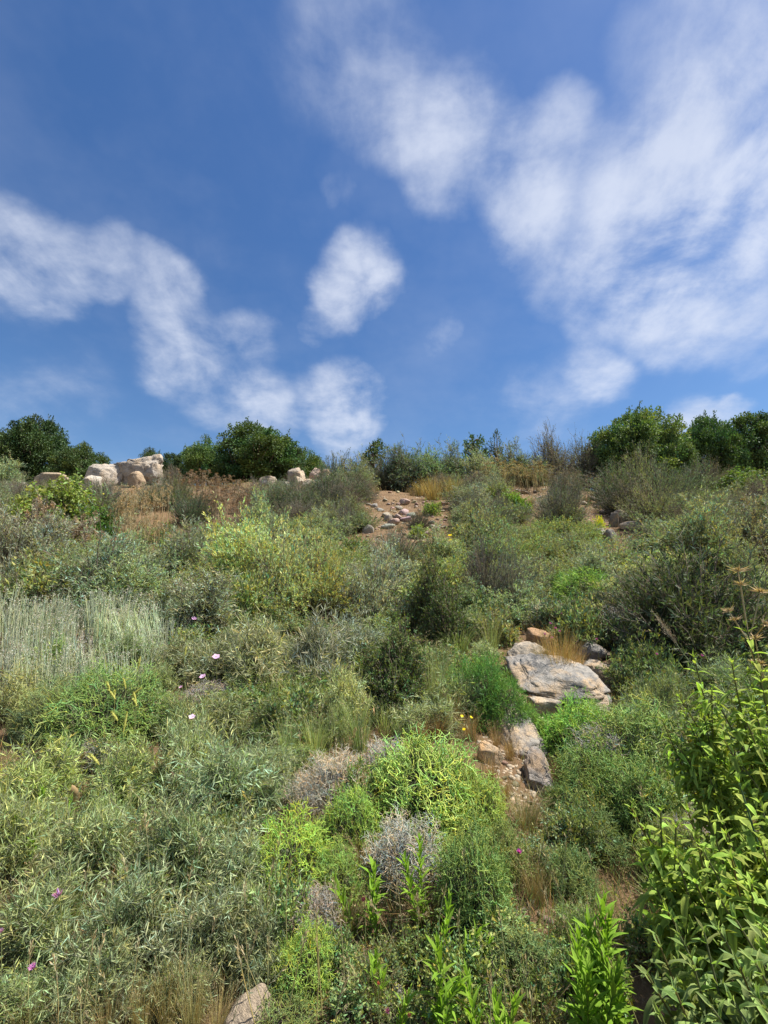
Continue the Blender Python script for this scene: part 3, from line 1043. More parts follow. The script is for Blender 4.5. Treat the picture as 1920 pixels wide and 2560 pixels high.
def slab(px, row, w, depth, H, tx, ty, label, seed, color=(1, 1, 1), rz=0.0, sub=5, group=None, **kw):
    """flat rock bedded in the slope: width from the picture, lying back along the hill"""
    p = hit(px, row)
    W = w * px_of(*p)[2] / F_PX
    me = rock_mesh(seed, (W, depth, H), sub=sub, tilt=(tx, ty, rz), mat=M_ROCK, **kw)
    o = add_obj('boulder', me, None, color)
    o.location = (p[0], p[1], p[2] + H * 0.22)
    tag(o, label, 'rock', group)
    OCC.append((p[0], p[1], W * 0.45))


PATH = 'rocks stepping up the stony path'
slab(1395, 1722, 258, 0.62, 0.24, 0.42, 0.13, 'long grey limestone slab lying across the path below straw-coloured grass', 3, (1.05, 1.05, 1.05), -0.12, group=PATH, rough=0.08, ledge=0.15)
rock('boulder', 1362, 1795, 90, 1738, 'pale cracked ledge under the long grey slab', 'rock', PATH, 0.7, 5, color=(1.25, 1.15, 1.0), sub=4, tilt=(0, 0.3, 0.2))
rock('boulder', 1325, 1680, 118, 1600, 'blocky weathered boulder with pale top beneath a tan stone', 'rock', PATH, 0.9, 7, sub=5, color=(1.1, 1.02, 0.9), rough=0.1)
rock('boulder', 1350, 1622, 80, 1566, 'rounded tan stone resting on the blocky boulder', 'rock', PATH, 0.8, 11, sub=4, color=(1.25, 0.85, 0.55), lift=0.0)
rock('boulder', 1505, 1722, 130, 1648, 'broken boulder with brown top beside the straw-coloured grass', 'rock', PATH, 0.8, 13, sub=5, color=(0.95, 0.9, 0.82), rough=0.09, cuts=22)
rock('boulder', 1465, 1722, 52, 1662, 'pointed light grey stone leaning on the broken boulder', 'rock', PATH, 0.7, 17, sub=4, tilt=(0.2, -0.4, 0.3))
rock('boulder', 1492, 1652, 90, 1602, 'shaded grey boulder half hidden under the purple-flowered herbs', 'rock', PATH, 0.8, 19, color=(0.8, 0.8, 0.8))
slab(1305, 1868, 132, 0.52, 0.26, 0.62, 0.22, 'tall grey pointed boulder on the path between green cushions', 23, (1, 1, 1), 0.25, group=PATH, rough=0.08, cuts=22)
slab(1342, 1950, 76, 0.30, 0.2, 0.55, 0.1, 'smaller grey boulder at the foot of the pointed one', 29, (0.85, 0.82, 0.82), 0.1, group=PATH, rough=0.08)
rock('boulder', 1222, 1912, 80, 1862, 'low tan ledge stone at the edge of the bare soil', 'rock', PATH, 0.55, 31, color=(1.25, 1.05, 0.8), tilt=(0, 0.35, -0.3))
rock('boulder', 1405, 1708, 30, 1688, 'small whitish stone in the straw-coloured grass', 'stone', None, 0.8, 37, sub=3, color=(1.3, 1.3, 1.25))
rock('boulder', 612, 2640, 130, 2485, 'whitish stone poking out of dark litter under the thin grass stalks', 'rock', None, 0.9, 41, M_ROCK_FAR, sub=5, color=(1.2, 1.22, 1.22), tilt=(0.1, 0.35, 0))
rock('boulder', 995, 2520, 44, 2462, 'small pale stone beside the bright willow-leaved shoots', 'stone', None, 0.9, 43, sub=4, color=(1.15, 1.15, 1.15))

CREST = 'boulders of the outcrop on the crest'
rock('boulder', 335, 1210, 138, 1132, 'largest cream boulder of the outcrop on the crest, pitted and bulging', 'rock', CREST, 0.8, 51, M_ROCK_FAR, sub=5, dist=22.0, rough=0.11, ledge=0.3, boxy=0.5, cuts=26)
rock('boulder', 258, 1212, 104, 1150, 'angular cream boulder leaning against the largest one of the crest outcrop', 'rock', CREST, 0.8, 53, M_ROCK_FAR, sub=5, dist=21.7, boxy=0.5, cuts=26, tilt=(0, 0.2, 0))
rock('boulder', 376, 1190, 44, 1150, 'rounded knob of cream rock on the side of the crest outcrop', 'rock', CREST, 0.9, 57, M_ROCK_FAR, dist=21.8, rough=0.1, lift=0.3)
rock('boulder', 222, 1208, 66, 1184, 'low white boulder in front of the crest outcrop', 'rock', CREST, 0.8, 59, M_ROCK_FAR, dist=21.0, color=(1.1, 1.12, 1.12))
rock('boulder', 130, 1208, 130, 1180, 'long flat tan slab between the oak and the crest outcrop', 'rock', CREST, 0.6, 61, M_ROCK_FAR, dist=21.2, color=(1.0, .9, .72), boxy=0.55)
rock('boulder', 342, 1212, 44, 1178, 'small rusty fragment leaning at the foot of the crest outcrop', 'rock', CREST, 0.7, 67, M_ROCK_FAR, dist=20.8, color=(1, .84, .66), tilt=(0, -.5, 0))
rock('boulder', 50, 1216, 50, 1198, 'low pale stone at the end of the flat tan slab', 'rock', CREST, 0.7, 69, M_ROCK_FAR, dist=20.6)
PILE = 'stones of the pile below the dark round oak'
for k, (px, b, w, t, L, col) in enumerate([
        (672, 1208, 64, 1176, 'long grey stone at the end of the pile below the dark oak', (.8, .8, .8)),
        (734, 1182, 56, 1154, 'oval grey capstone lying on top of the stone pile', (.9, .87, .82)),
        (750, 1190, 36, 1164, 'slanted pale stone under the capstone of the stone pile', (1.1, 1.02, .92)),
        (748, 1202, 34, 1178, 'flat cream stone in the middle of the stone pile', (1.1, 1.05, .95)),
        (786, 1192, 44, 1158, 'pinkish upright stone of the stone pile', (1.15, .98, .9)),
        (812, 1182, 36, 1160, 'small tan stone at the tail of the stone pile', (1.1, 1, .85)),
        (772, 1206, 66, 1184, 'low broad cream stone at the foot of the stone pile', (1.1, 1.05, .98)),
        (712, 1212, 50, 1190, 'grey stone half sunk at the foot of the stone pile', (.85, .85, .85))]):
    rock('boulder', px, b, w * 0.8, t + 9, L, 'rock', PILE, 0.8, 80 + k, M_ROCK_FAR, color=col, sub=4, dist=20.5 - 0.15 * (k % 4), lift=(0.25 if b < 1192 else 0.0))
rock('boulder', 1500, 1352, 60, 1308, 'grey boulder beneath the dark overhanging bush, a yellow-green plant beside it', 'rock', 'rocks under the dark bush', 0.9, 91, color=(.95, .95, .9))
rock('boulder', 1530, 1362, 40, 1322, 'dark cracked stone against the grey boulder under the dark bush', 'rock', 'rocks under the dark bush', 0.9, 92, color=(.7, .7, .68))
rock('boulder', 1590, 1325, 76, 1295, 'flat pale slab under the dark bush', 'rock', 'rocks under the dark bush', 0.7, 93, color=(1.15, 1.1, 1.02))
rock('boulder', 1556, 1312, 34, 1274, 'small pointed grey stone in the hollow under the dark bush', 'rock', 'rocks under the dark bush', 0.9, 95, color=(.95, .92, .9))
rock('boulder', 1540, 1318, 26, 1280, 'brown rounded stone in the hollow under the dark bush', 'rock', 'rocks under the dark bush', 0.9, 96, color=(.8, .72, .62))
rock('boulder', 1515, 1220, 46, 1196, 'pale grey stone among the purplish twiggy bushes under the crest', 'rock', None, 0.9, 97, M_ROCK_FAR, color=(.75, .75, .75))

# rubble on the bare reddish bank: stones share a few meshes
STONES = [rock_mesh(900 + i, (1, 0.8 + 0.1 * (i % 3), 0.7 + 0.1 * (i % 2)), sub=3, cuts=14, rough=0.1, mat=M_STONE) for i in range(6)]
srng = random.Random(4)


def stone_at(X, Y, w, label, group, col=(1, 1, 1), flat=1.0, name='stone'):
    o = add_obj(name, srng.choice(STONES), None, tuple(c * srng.uniform(.85, 1.12) for c in col))
    o.scale = (w, w * srng.uniform(.8, 1.1), w * flat * srng.uniform(.75, 1.1))
    o.rotation_euler = (srng.uniform(-.4, .4), srng.uniform(-.4, .4), srng.uniform(0, 6.28))
    o.location = (X, Y, float(ground(X, Y)) + w * flat * 0.16)
    tag(o, label, 'stone', group)
    return o


big = [(918, 1250, 24, .8), (962, 1252, 20, .8), (1012, 1262, 34, 1.1), (998, 1275, 28, 1.0), (936, 1268, 22, 1.0), (922, 1264, 18, .9),
       (1010, 1287, 42, .9), (996, 1298, 30, .9), (1016, 1304, 40, .9), (1036, 1258, 20, .8), (1070, 1268, 26, .7), (1080, 1282, 50, .4),
       (1108, 1264, 36, .4), (1072, 1290, 30, .5), (964, 1292, 30, .8), (968, 1302, 34, .8), (950, 1278, 26, .7), (970, 1320, 46, .7),
       (920, 1332, 40, 1.2), (906, 1326, 22, 1.0), (1086, 1322, 36, .6), (1078, 1310, 20, .7), (1060, 1344, 50, .5), (1050, 1360, 40, .4),
       (1075, 1275, 16, .8), (1030, 1294, 34, .9), (984, 1310, 40, .9)]
for px, py, w, fl in big:
    p = hit(px, py)
    stone_at(p[0], p[1], w * 0.8 * px_of(*p)[2] / F_PX, 'pale angular stone on the bare reddish bank below the crest', 'stones on the bare reddish bank', (1.0, 0.94, 0.86), fl)
for k in range(150):
    px, py = srng.uniform(905, 1130), srng.uniform(1215, 1345)
    if px > 1060 and py < 1245 or px < 930 and py < 1235:
        continue
    p = hit(px, py)
    stone_at(p[0], p[1], srng.uniform(5, 13) * px_of(*p)[2] / F_PX, 'fist-sized tan stone scattered on the bare reddish bank', 'small stones on the bare reddish bank', (1.05, .92, .78), .8)
for px, py, w in [(1310, 1236, 26), (1350, 1246, 16), (1272, 1238, 12), (1295, 1228, 14), (1285, 1246, 18), (1338, 1232, 14), (1300, 1252, 12), (1358, 1225, 12),
                  (1440, 1240, 22), (1480, 1250, 26), (1500, 1236, 18), (1460, 1262, 20), (1506, 1284, 22), (1490, 1270, 16)]:
    p = hit(px, py)
    stone_at(p[0], p[1], w * px_of(*p)[2] / F_PX, 'pale stone in a dry gap among the shrubs below the crest', 'stones in the dry gaps', (1.05, .98, .9), .7)
for px, py, w in [(1262, 1912, 22), (1240, 1935, 16), (1290, 1965, 22), (1310, 1990, 16), (1280, 1990, 14), (1325, 2010, 20), (1300, 2012, 18), (1262, 1950, 16),
                  (1330, 2262, 26), (1350, 2290, 20), (1308, 2280, 22), (1345, 2240, 16), (1372, 2306, 24), (1318, 2305, 16), (1338, 2325, 18), (1298, 2255, 14), (1360, 2262, 14),
                  (1250, 1895, 14), (1310, 2030, 14), (1290, 2040, 12)]:
    p = hit(px, py)
    stone_at(p[0], p[1], w * px_of(*p)[2] / F_PX, 'small tan stone in the bare soil of the narrow path', 'small stones in the path', (1.15, .98, .8), .7)

# ------------------------------------------------------------------ hand-placed vegetation
GG = (0.150, 0.175, 0.092)       # grey green
GG2 = (0.138, 0.165, 0.078)
SAGEBLUE = (0.120, 0.150, 0.105)
OLIVE = (0.150, 0.175, 0.060)
YG = (0.230, 0.255, 0.075)
BRIGHT = (0.235, 0.315, 0.070)
FRESH = (0.120, 0.225, 0.035)
BLUEG = (0.075, 0.105, 0.065)
PURP = (0.125, 0.112, 0.092)
OAK = (0.046, 0.078, 0.024)
OAKL = (0.085, 0.130, 0.035)
STRAW = (0.42, 0.27, 0.11)
STRAWP = (0.40, 0.32, 0.17)
RUST = (0.25, 0.18, 0.12)
GLAUC = (0.235, 0.255, 0.170)
DEAD = (0.36, 0.325, 0.285)

TREES = 'trees along the crest'
ridge('dome', 'oak_tree', 70, 27, 165, 1064, OAK, 'tall dark round oak beside the flat tan slab on the crest', 'tree', TREES, var=1)
ridge('oak', 'oak_tree', 195, 26, 110, 1125, (0.06, 0.105, 0.028), 'lower green tree between the tall dark oak and the crest boulders', 'tree', TREES, var=1)
ridge('oak', 'oak_tree', -35, 27, 110, 1090, OAK, 'dark tree crowding against the tall round oak', 'tree', TREES, var=2)
ridge('oak', 'oak_tree', 372, 27, 60, 1135, OAK, 'small dark tree showing behind the largest crest boulder', 'tree', TREES, var=1)
ridge('oak', 'oak_tree', 430, 27, 80, 1148, OAK, 'low dark tree between the crest boulders and the round oak', 'tree', TREES, var=2)
ridge('dome', 'oak_tree', 642, 25.5, 200, 1083, (0.055, 0.082, 0.026), 'broad dark dome-shaped oak above the stone pile', 'tree', TREES, var=0)
ridge('oak', 'oak_tree', 515, 26, 100, 1118, OAKL, 'lighter green tree against the side of the dome-shaped oak', 'tree', TREES, var=0)
ridge('oak', 'oak_tree', 715, 25, 70, 1125, (0.05, 0.08, 0.024), 'dark lower crown joined to the dome-shaped oak above the stone pile', 'tree', TREES, var=2)
ridge('oak', 'oak_tree', 778, 27.5, 80, 1140, OAKL, 'low green tree behind the stone pile', 'tree', TREES, var=0)
ridge('sapling', 'young_tree', 925, 25, 78, 1110, OAK, 'small round dark tree alone on the bare skyline', 'tree', TREES, var=0)
ridge('sapling', 'young_tree', 1190, 24.5, 66, 1092, OAKL, 'leggy pale green young tree on the skyline', 'tree', TREES, var=0)
ridge('sapling', 'young_tree', 1255, 24.5, 64, 1080, (0.04, 0.07, 0.03), 'dark spiky young tree on the skyline', 'tree', TREES, var=1)
ridge('twiggy', 'twiggy_bush', 1385, 23.5, 110, 1088, (0.12, 0.115, 0.07), 'brownish twiggy bush on the skyline beside the pale spreading tree', 'bush', None)
ridge('twiggy', 'twiggy_bush', 1460, 23.5, 100, 1108, (0.11, 0.12, 0.07), 'low greyish twiggy bush on the skyline against the pale spreading tree', 'bush', None)
ridge('dome', 'spreading_tree', 1590, 23.5, 215, 1052, (0.10, 0.145, 0.045), 'pale green spreading tree with loose twigs on the crest', 'tree', TREES, var=0)
ridge('dome', 'spreading_tree', 1665, 22.5, 120, 1092, (0.085, 0.12, 0.038), 'lower pale green crown in front of the spreading tree', 'tree', TREES, var=1)
ridge('dome', 'oak_tree', 1775, 25, 150, 1066, (0.055, 0.092, 0.03), 'dark flat-topped tree next to the pale spreading tree', 'tree', TREES, var=0)
ridge('oak', 'oak_tree', 1880, 25, 160, 1058, (0.06, 0.10, 0.032), 'dark flat-topped tree at the end of the row on the crest', 'tree', TREES, var=2)
ridge('oak', 'oak_tree', 1985, 25, 150, 1062, (0.055, 0.09, 0.03), 'dark tree beyond the end of the row on the crest', 'tree', TREES, var=1)

B_ = 'shrubs under the crest'
ridge('spiny_fine', 'grey_bush', 15, 19.5, 90, 1165, GG2, 'grey green bush at the foot of the tall dark oak', 'bush', B_)
for px, d, w, t, c, L in [
        (840, 21, 90, 1150, BLUEG, 'blue grey broom shrub behind the stone pile'),
        (890, 20.5, 90, 1152, GG2, 'olive grey shrub under the small round skyline tree'),
        (960, 22, 90, 1142, BLUEG, 'dark blue grey broom next to the small round skyline tree'),
        (1030, 22, 100, 1130, (0.06, 0.09, 0.05), 'dark upright broom on the skyline above the golden grass'),
        (1090, 22, 100, 1132, (0.075, 0.11, 0.055), 'green broom on the skyline above the golden grass'),
        (1150, 22.5, 90, 1130, BLUEG, 'grey green broom beside the leggy young tree'),
        (1215, 22, 80, 1138, GG2, 'greyish broom between the two young skyline trees'),
        (1310, 22.5, 90, 1118, (0.09, 0.11, 0.05), 'green broom beside the dark spiky young tree'),
        (835, 17.5, 80, 1190, (0.055, 0.075, 0.045), 'dark broom shrub standing against the stone pile slope'),
        (880, 17, 90, 1200, BLUEG, 'bluish broom shrub above the yellow-flowered plant')]:
    ridge('spiny_fine' if px % 20 else 'plume', 'broom_shrub', px, d, w * 1.25, t + 4, c, L, 'shrub', B_)

# --- band below the crest
plant('leafy', 'leafy_bush', 165, 1335, 200, 1212, (0.14, 0.19, 0.04), 'bright green leafy bush with yellow flowers below the flat tan slab', 'bush')
plant('leafy', 'leafy_bush', 95, 1312, 110, 1225, (0.15, 0.20, 0.03), 'yellowish green leafy bush beside the bright green one below the slab', 'bush')
plant('leafy', 'leafy_bush', 235, 1345, 110, 1275, (0.075, 0.14, 0.03), 'deep green fern-like bush below the low white boulder', 'bush')
plant('plume', 'broom_shrub', 275, 1300, 110, 1212, (0.13, 0.15, 0.105), 'soft grey broom directly in front of the crest outcrop', 'shrub', B_)
plant('plume', 'broom_shrub', 380, 1275, 110, 1204, (0.135, 0.15, 0.11), 'soft grey broom beneath the largest crest boulder', 'shrub', B_)
plant('plume', 'broom_shrub', 440, 1270, 100, 1195, GG2, 'grey green broom between the crest outcrop and the rusty dry stalks', 'shrub', B_)
plant('plume_low', 'broom_shrub', 480, 1310, 110, 1238, (0.065, 0.10, 0.06), 'dark green feathery bush beneath the rusty dry stalks', 'shrub', B_)
plant('plume', 'broom_shrub', 640, 1280, 100, 1205, PURP, 'dull purplish broom at the end of the rusty dry stalks', 'shrub', B_)
plant('plume', 'broom_shrub', 690, 1290, 120, 1208, (0.075, 0.12, 0.075), 'blue green broom below the long grey stone of the pile', 'shrub', B_)
plant('plume', 'broom_shrub', 760, 1295, 110, 1207, (0.09, 0.125, 0.07), 'green broom just below the stone pile', 'shrub', B_)
plant('plume', 'broom_shrub', 820, 1300, 90, 1200, (0.04, 0.06, 0.035), 'very dark broom beside the yellow-flowered plant', 'shrub', B_)
plant('herb', 'yellow_flowered_plant', 848, 1300, 36, 1228, (0.33, 0.34, 0.03), 'small yellow-flowered plant against the very dark broom', 'plant')
plant('plume_low', 'broom_shrub', 862, 1330, 70, 1252, (0.10, 0.10, 0.085), 'greyish twiggy broom at the edge of the bare reddish bank', 'shrub', B_)
plant('plume_low', 'broom_shrub', 985, 1425, 140, 1328, (0.12, 0.13, 0.10), 'grey soft bush in front of the bare reddish bank', 'shrub', B_)
plant('herb', 'leafy_herb', 1080, 1290, 46, 1250, (0.14, 0.21, 0.04), 'small green herb growing on the flat stones of the bank', 'plant')
plant('herb', 'leafy_herb', 1040, 1345, 44, 1312, (0.15, 0.19, 0.04), 'yellow green herb at the foot of the bare bank', 'plant')
plant('plume_low', 'broom_shrub', 1046, 1325, 60, 1282, (0.06, 0.065, 0.05), 'dark bush tucked beside the stones of the bare bank', 'shrub', B_)
plant('straw', 'golden_grass_tuft', 1085, 1250, 70, 1185, (0.42, 0.33, 0.10), 'tall golden grass tuft above the flat stones of the bank', 'grass', 'golden grass tufts above the bank')
plant('straw', 'golden_grass_tuft', 1135, 1248, 70, 1190, (0.40, 0.30, 0.11), 'tall golden grass tuft beside the grey spiny bush above the bank', 'grass', 'golden grass tufts above the bank')
plant('straw', 'golden_grass_tuft', 1052, 1240, 50, 1200, (0.36, 0.25, 0.10), 'short golden grass tuft at the upper edge of the bare bank', 'grass', 'golden grass tufts above the bank')
for k, (px, b, w, t) in enumerate([(1250, 1230, 110, 1150), (1310, 1225, 110, 1155), (1350, 1232, 90, 1160), (1290, 1205, 110, 1140), (1220, 1205, 90, 1140)]):
    plant('stalks', 'dry_stalk_stand', px, b, w, t, (0.30, 0.25, 0.13), 'stand of pale dry stalks below the young skyline trees', 'dry plant', 'pale dry stalks below the young trees', head=(0.30, 0.24, 0.13))
for k, (px, b, w, t) in enumerate([(1420, 1255, 80, 1180), (1470, 1245, 80, 1185), (1395, 1240, 60, 1165)]):
    plant('stalks', 'dry_stalk_stand', px, b, w, t, (0.22, 0.19, 0.14), 'stand of dark grey dry stalks under the purplish bushes', 'dry plant', 'grey dry stalks under the purplish bushes', head=(0.20, 0.17, 0.14))
for px, b, w, t, c, L in [
        (1440, 1215, 120, 1150, PURP, 'purplish brown twiggy bush below the skyline bushes'),
        (1520, 1225, 120, 1140, (0.12, 0.115, 0.085), 'brownish grey bush below the pale spreading tree'),
        (1490, 1200, 110, 1135, PURP, 'dark purplish bush under the low greyish skyline bush')]:
    plant('twiggy', 'twiggy_bush', px, b, w, t, c, L, 'bush', 'purplish twiggy bushes')
plant('plume', 'broom_shrub', 1395, 1330, 120, 1208, (0.105, 0.12, 0.085), 'tall soft grey broom standing alone before the dry gap', 'shrub', B_)
plant('leafy', 'leafy_herb_bush', 1290, 1285, 70, 1238, (0.13, 0.21, 0.025), 'fresh green low bush beside the tall lone grey broom', 'bush')
plant('herb', 'leafy_herb', 1235, 1262, 80, 1215, (0.17, 0.21, 0.05), 'light green herb under the pale dry stalks', 'plant')
plant('spiny_fine', 'grey_spiny_bush', 1225, 1250, 90, 1190, (0.10, 0.12, 0.075), 'dark grey round bush in the pale dry stalks', 'bush')
plant('spiny_fine', 'grey_spiny_bush', 1180, 1275, 110, 1215, (0.125, 0.13, 0.095), 'grey spiny bush beside the tall golden grass', 'bush')
plant('broom', 'olive_bush', 1205, 1395, 150, 1262, (0.13, 0.16, 0.075), 'large olive green bush in the middle of the slope beneath the golden grass', 'bush')
plant('broom', 'olive_bush', 1250, 1440, 170, 1330, (0.12, 0.145, 0.07), 'olive bush just below the large one under the golden grass', 'bush')
plant('spiny_fine', 'grey_spiny_bush', 1110, 1430, 130, 1325, (0.15, 0.18, 0.085), 'grey green bush carrying small yellow flowers', 'bush')
for px, b, w, t, c, L in [
        (1600, 1250, 130, 1130, GG2, 'green broom in front of the pale spreading tree'),
        (1540, 1260, 120, 1160, (0.10, 0.125, 0.06), 'olive broom below the brownish grey bush'),
        (1660, 1260, 130, 1160, (0.105, 0.14, 0.085), 'blue green broom below the lower pale green crown'),
        (1720, 1250, 120, 1165, (0.10, 0.125, 0.08), 'grey broom below the dark flat-topped tree'),
        (1780, 1240, 120, 1160, PURP, 'brownish broom at the foot of the dark flat-topped tree'),
        (1580, 1300, 130, 1195, (0.11, 0.115, 0.07), 'brown green broom over the dark hollow'),
        (1640, 1320, 140, 1210, GG2, 'grey green broom beside the dark hollow')]:
    plant('plume', 'broom_shrub', px, b, w, t, c, L, 'shrub', B_)
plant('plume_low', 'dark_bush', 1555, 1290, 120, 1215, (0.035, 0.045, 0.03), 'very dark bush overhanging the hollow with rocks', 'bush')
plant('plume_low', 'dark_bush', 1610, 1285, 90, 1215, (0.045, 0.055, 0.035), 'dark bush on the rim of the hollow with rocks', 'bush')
plant('leafy', 'leafy_bush', 1855, 1262, 150, 1180, (0.11, 0.165, 0.035), 'green mounded bush dotted with yellow flowers below the dark flat-topped trees', 'bush')
plant('leafy', 'leafy_bush', 1905, 1225, 110, 1150, (0.10, 0.14, 0.04), 'green bush with yellow flowers against the end tree of the crest', 'bush')
plant('herb', 'yellow_flowered_plant', 1496, 1330, 28, 1292, (0.40, 0.42, 0.02), 'small bright yellow-green plant at the grey boulder under the dark bush', 'plant')
plant('broom', 'olive_bush', 1750, 1420, 230, 1245, (0.135, 0.15, 0.085), 'big grey olive bush on the slope above the shaded hollow', 'bush')
plant('broom', 'olive_bush', 1880, 1430, 220, 1250, (0.14, 0.15, 0.09), 'big pale grey bush at the end of the slope above the shaded hollow', 'bush')
plant('broom', 'olive_bush', 1640, 1400, 160, 1290, (0.125, 0.14, 0.075), 'thorny grey olive bush next to the rocks of the dark hollow', 'bush')
# --- dry stands
DS = 'rusty dry stalks below the crest'
for px, b, w, t in [(500, 1262, 90, 1175), (545, 1265, 100, 1185), (590, 1280, 90, 1205), (520, 1300, 90, 1215), (570, 1310, 90, 1225), (470, 1250, 80, 1180), (610, 1300, 60, 1235)]:
    plant('stalks', 'dry_stalk_stand', px, b, w, t, RUST, 'stand of rusty brown dry stalks below the dome-shaped oak', 'dry plant', DS, head=(0.24, 0.165, 0.11))
for px, b, w, t in [(300, 1340, 70, 1235), (345, 1335, 90, 1215), (390, 1325, 80, 1212), (330, 1375, 80, 1270), (385, 1400, 70, 1290)]:
    plant('stalks', 'dry_stalk_stand', px, b, w, t, STRAWP, 'stand of straw-coloured stalks below the largest crest boulder', 'dry plant', 'straw-coloured stalks below the outcrop', head=(0.34, 0.27, 0.16))
for px, b, w, t in [(80, 1375, 80, 1248), (125, 1400, 90, 1285), (170, 1410, 90, 1290), (215, 1400, 80, 1280), (105, 1345, 60, 1240), (60, 1400, 70, 1275)]:
    plant('wild_thistle', 'dry_thistle_clump', px, b, w, t, (0.36, 0.27, 0.15), 'clump of dry brown thistles in front of the bright green bush', 'dry plant', 'dry thistles before the bright green bush', head=(0.30, 0.225, 0.155))

# --- middle slope
S_ = 'spiny bushes of the middle slope'
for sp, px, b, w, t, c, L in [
        ('spiny_fine', 30, 1470, 190, 1285, (0.145, 0.165, 0.11), 'large grey green bush below the dry brown thistles'),
        ('spiny_fine', 110, 1450, 150, 1330, GG2, 'grey green bush beneath the clump of dry thistles'),
        ('spiny_fine', 240, 1520, 230, 1345, (0.125, 0.155, 0.105), 'broad bluish grey bush above the upright pale stems'),
        ('spiny_fine', 330, 1490, 170, 1350, GG2, 'grey green bush beneath the straw-coloured stalks'),
        ('spiny_fine', 30, 1530, 120, 1430, (0.10, 0.12, 0.06), 'dark bush at the upper edge of the pale upright stems'),
        ('spiny_fine', 460, 1480, 190, 1320, (0.125, 0.15, 0.085), 'dull olive bush below the dark feathery bush'),
        ('spiny_fine', 490, 1580, 200, 1440, (0.13, 0.15, 0.09), 'dull grey bush where the pale upright stems end'),
        ('broom', 610, 1500, 200, 1285, (0.275, 0.29, 0.125), 'tall golden green bush in the middle of the slope'),
        ('broom', 700, 1530, 180, 1330, (0.25, 0.275, 0.125), 'yellow green bush between the golden one and the olive one'),
        ('broom', 800, 1540, 190, 1330, (0.24, 0.265, 0.095), 'bright olive bush with dark upright branches'),
        ('broom', 655, 1345, 110, 1235, (0.19, 0.22, 0.12), 'thin pale thorny bush above the golden green bush'),
        ('spiny_fine', 790, 1380, 150, 1290, (0.12, 0.15, 0.075), 'green grey bush below the very dark broom'),
        ('spiny_fine', 930, 1560, 170, 1390, (0.16, 0.175, 0.125), 'pale grey bush beside the bright olive bush'),
        ('spiny_fine', 1000, 1500, 150, 1370, (0.15, 0.17, 0.115), 'pale grey green bush below the soft grey bush of the bank'),
        ('compact', 1075, 1580, 110, 1400, (0.11, 0.145, 0.05), 'dark green small-leaved bush beside the grey plumes'),
        ('compact', 1120, 1620, 120, 1470, (0.10, 0.135, 0.045), 'dense green bush above the round bush on the path edge'),
        ('plume', 1215, 1520, 110, 1360, (0.105, 0.105, 0.10), 'grey plume-like shrub above the tan stone'),
        ('plume', 1275, 1540, 110, 1380, (0.12, 0.125, 0.11), 'soft grey shrub above the purple-flowered herbs'),
        ('spiny_fine', 1330, 1500, 160, 1400, (0.13, 0.155, 0.09), 'grey green bush above the bright green cushion'),
        ('broom', 1420, 1420, 170, 1330, (0.125, 0.145, 0.08), 'loose olive bush below the grey boulder of the hollow'),
        ('broom', 1530, 1450, 170, 1350, (0.14, 0.16, 0.09), 'loose grey bush beside the bright green cushion on the slope'),
        ('spiny_fine', 1755, 1655, 330, 1372, (0.040, 0.055, 0.025), 'large dark green bush with a black shaded foot above the sage shrubs'),  # dark leaves, colour lowered further to stand in for the shaded hollow
        ('broom', 1890, 1620, 200, 1400, (0.115, 0.13, 0.07), 'large grey green bush behind the dry thistle heads'),
        ('broom', 1620, 1570, 170, 1430, (0.07, 0.08, 0.05), 'dull thorny bush beside the large dark green one'),
        ('spiny', 560, 1700, 200, 1570, (0.135, 0.15, 0.085), 'dull olive spiny bush by the pink flowers'),
        ('spiny', 660, 1720, 220, 1560, (0.165, 0.175, 0.10), 'greyish spiny bush beneath the golden green bush'),
        ('spiny', 780, 1720, 200, 1545, (0.16, 0.175, 0.115), 'pale grey spiny bush beneath the bright olive bush'),
        ('spiny', 880, 1670, 170, 1550, (0.15, 0.165, 0.11), 'grey spiny bush behind the round green bush'),
        ('spiny', 480, 1700, 160, 1600, (0.145, 0.165, 0.085), 'olive spiny bush at the end of the pale upright stems')]:
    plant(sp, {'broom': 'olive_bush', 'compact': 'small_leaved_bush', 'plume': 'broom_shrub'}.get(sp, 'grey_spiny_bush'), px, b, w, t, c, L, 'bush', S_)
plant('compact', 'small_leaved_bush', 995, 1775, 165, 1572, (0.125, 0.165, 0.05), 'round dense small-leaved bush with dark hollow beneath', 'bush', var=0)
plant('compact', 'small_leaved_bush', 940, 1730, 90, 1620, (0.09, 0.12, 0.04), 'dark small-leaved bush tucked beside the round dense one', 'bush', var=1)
plant('spiny', 'pale_spiny_bush', 868, 1830, 130, 1680, (0.27, 0.29, 0.13), 'pale yellowish bristly bush in front of the dark hollow', 'bush')
plant('spiny', 'pale_spiny_bush', 830, 1870, 90, 1760, (0.22, 0.25, 0.10), 'small yellowish bristly bush beneath the pale bristly one', 'bush')
Z_ = 'green cushions of forking twigs'
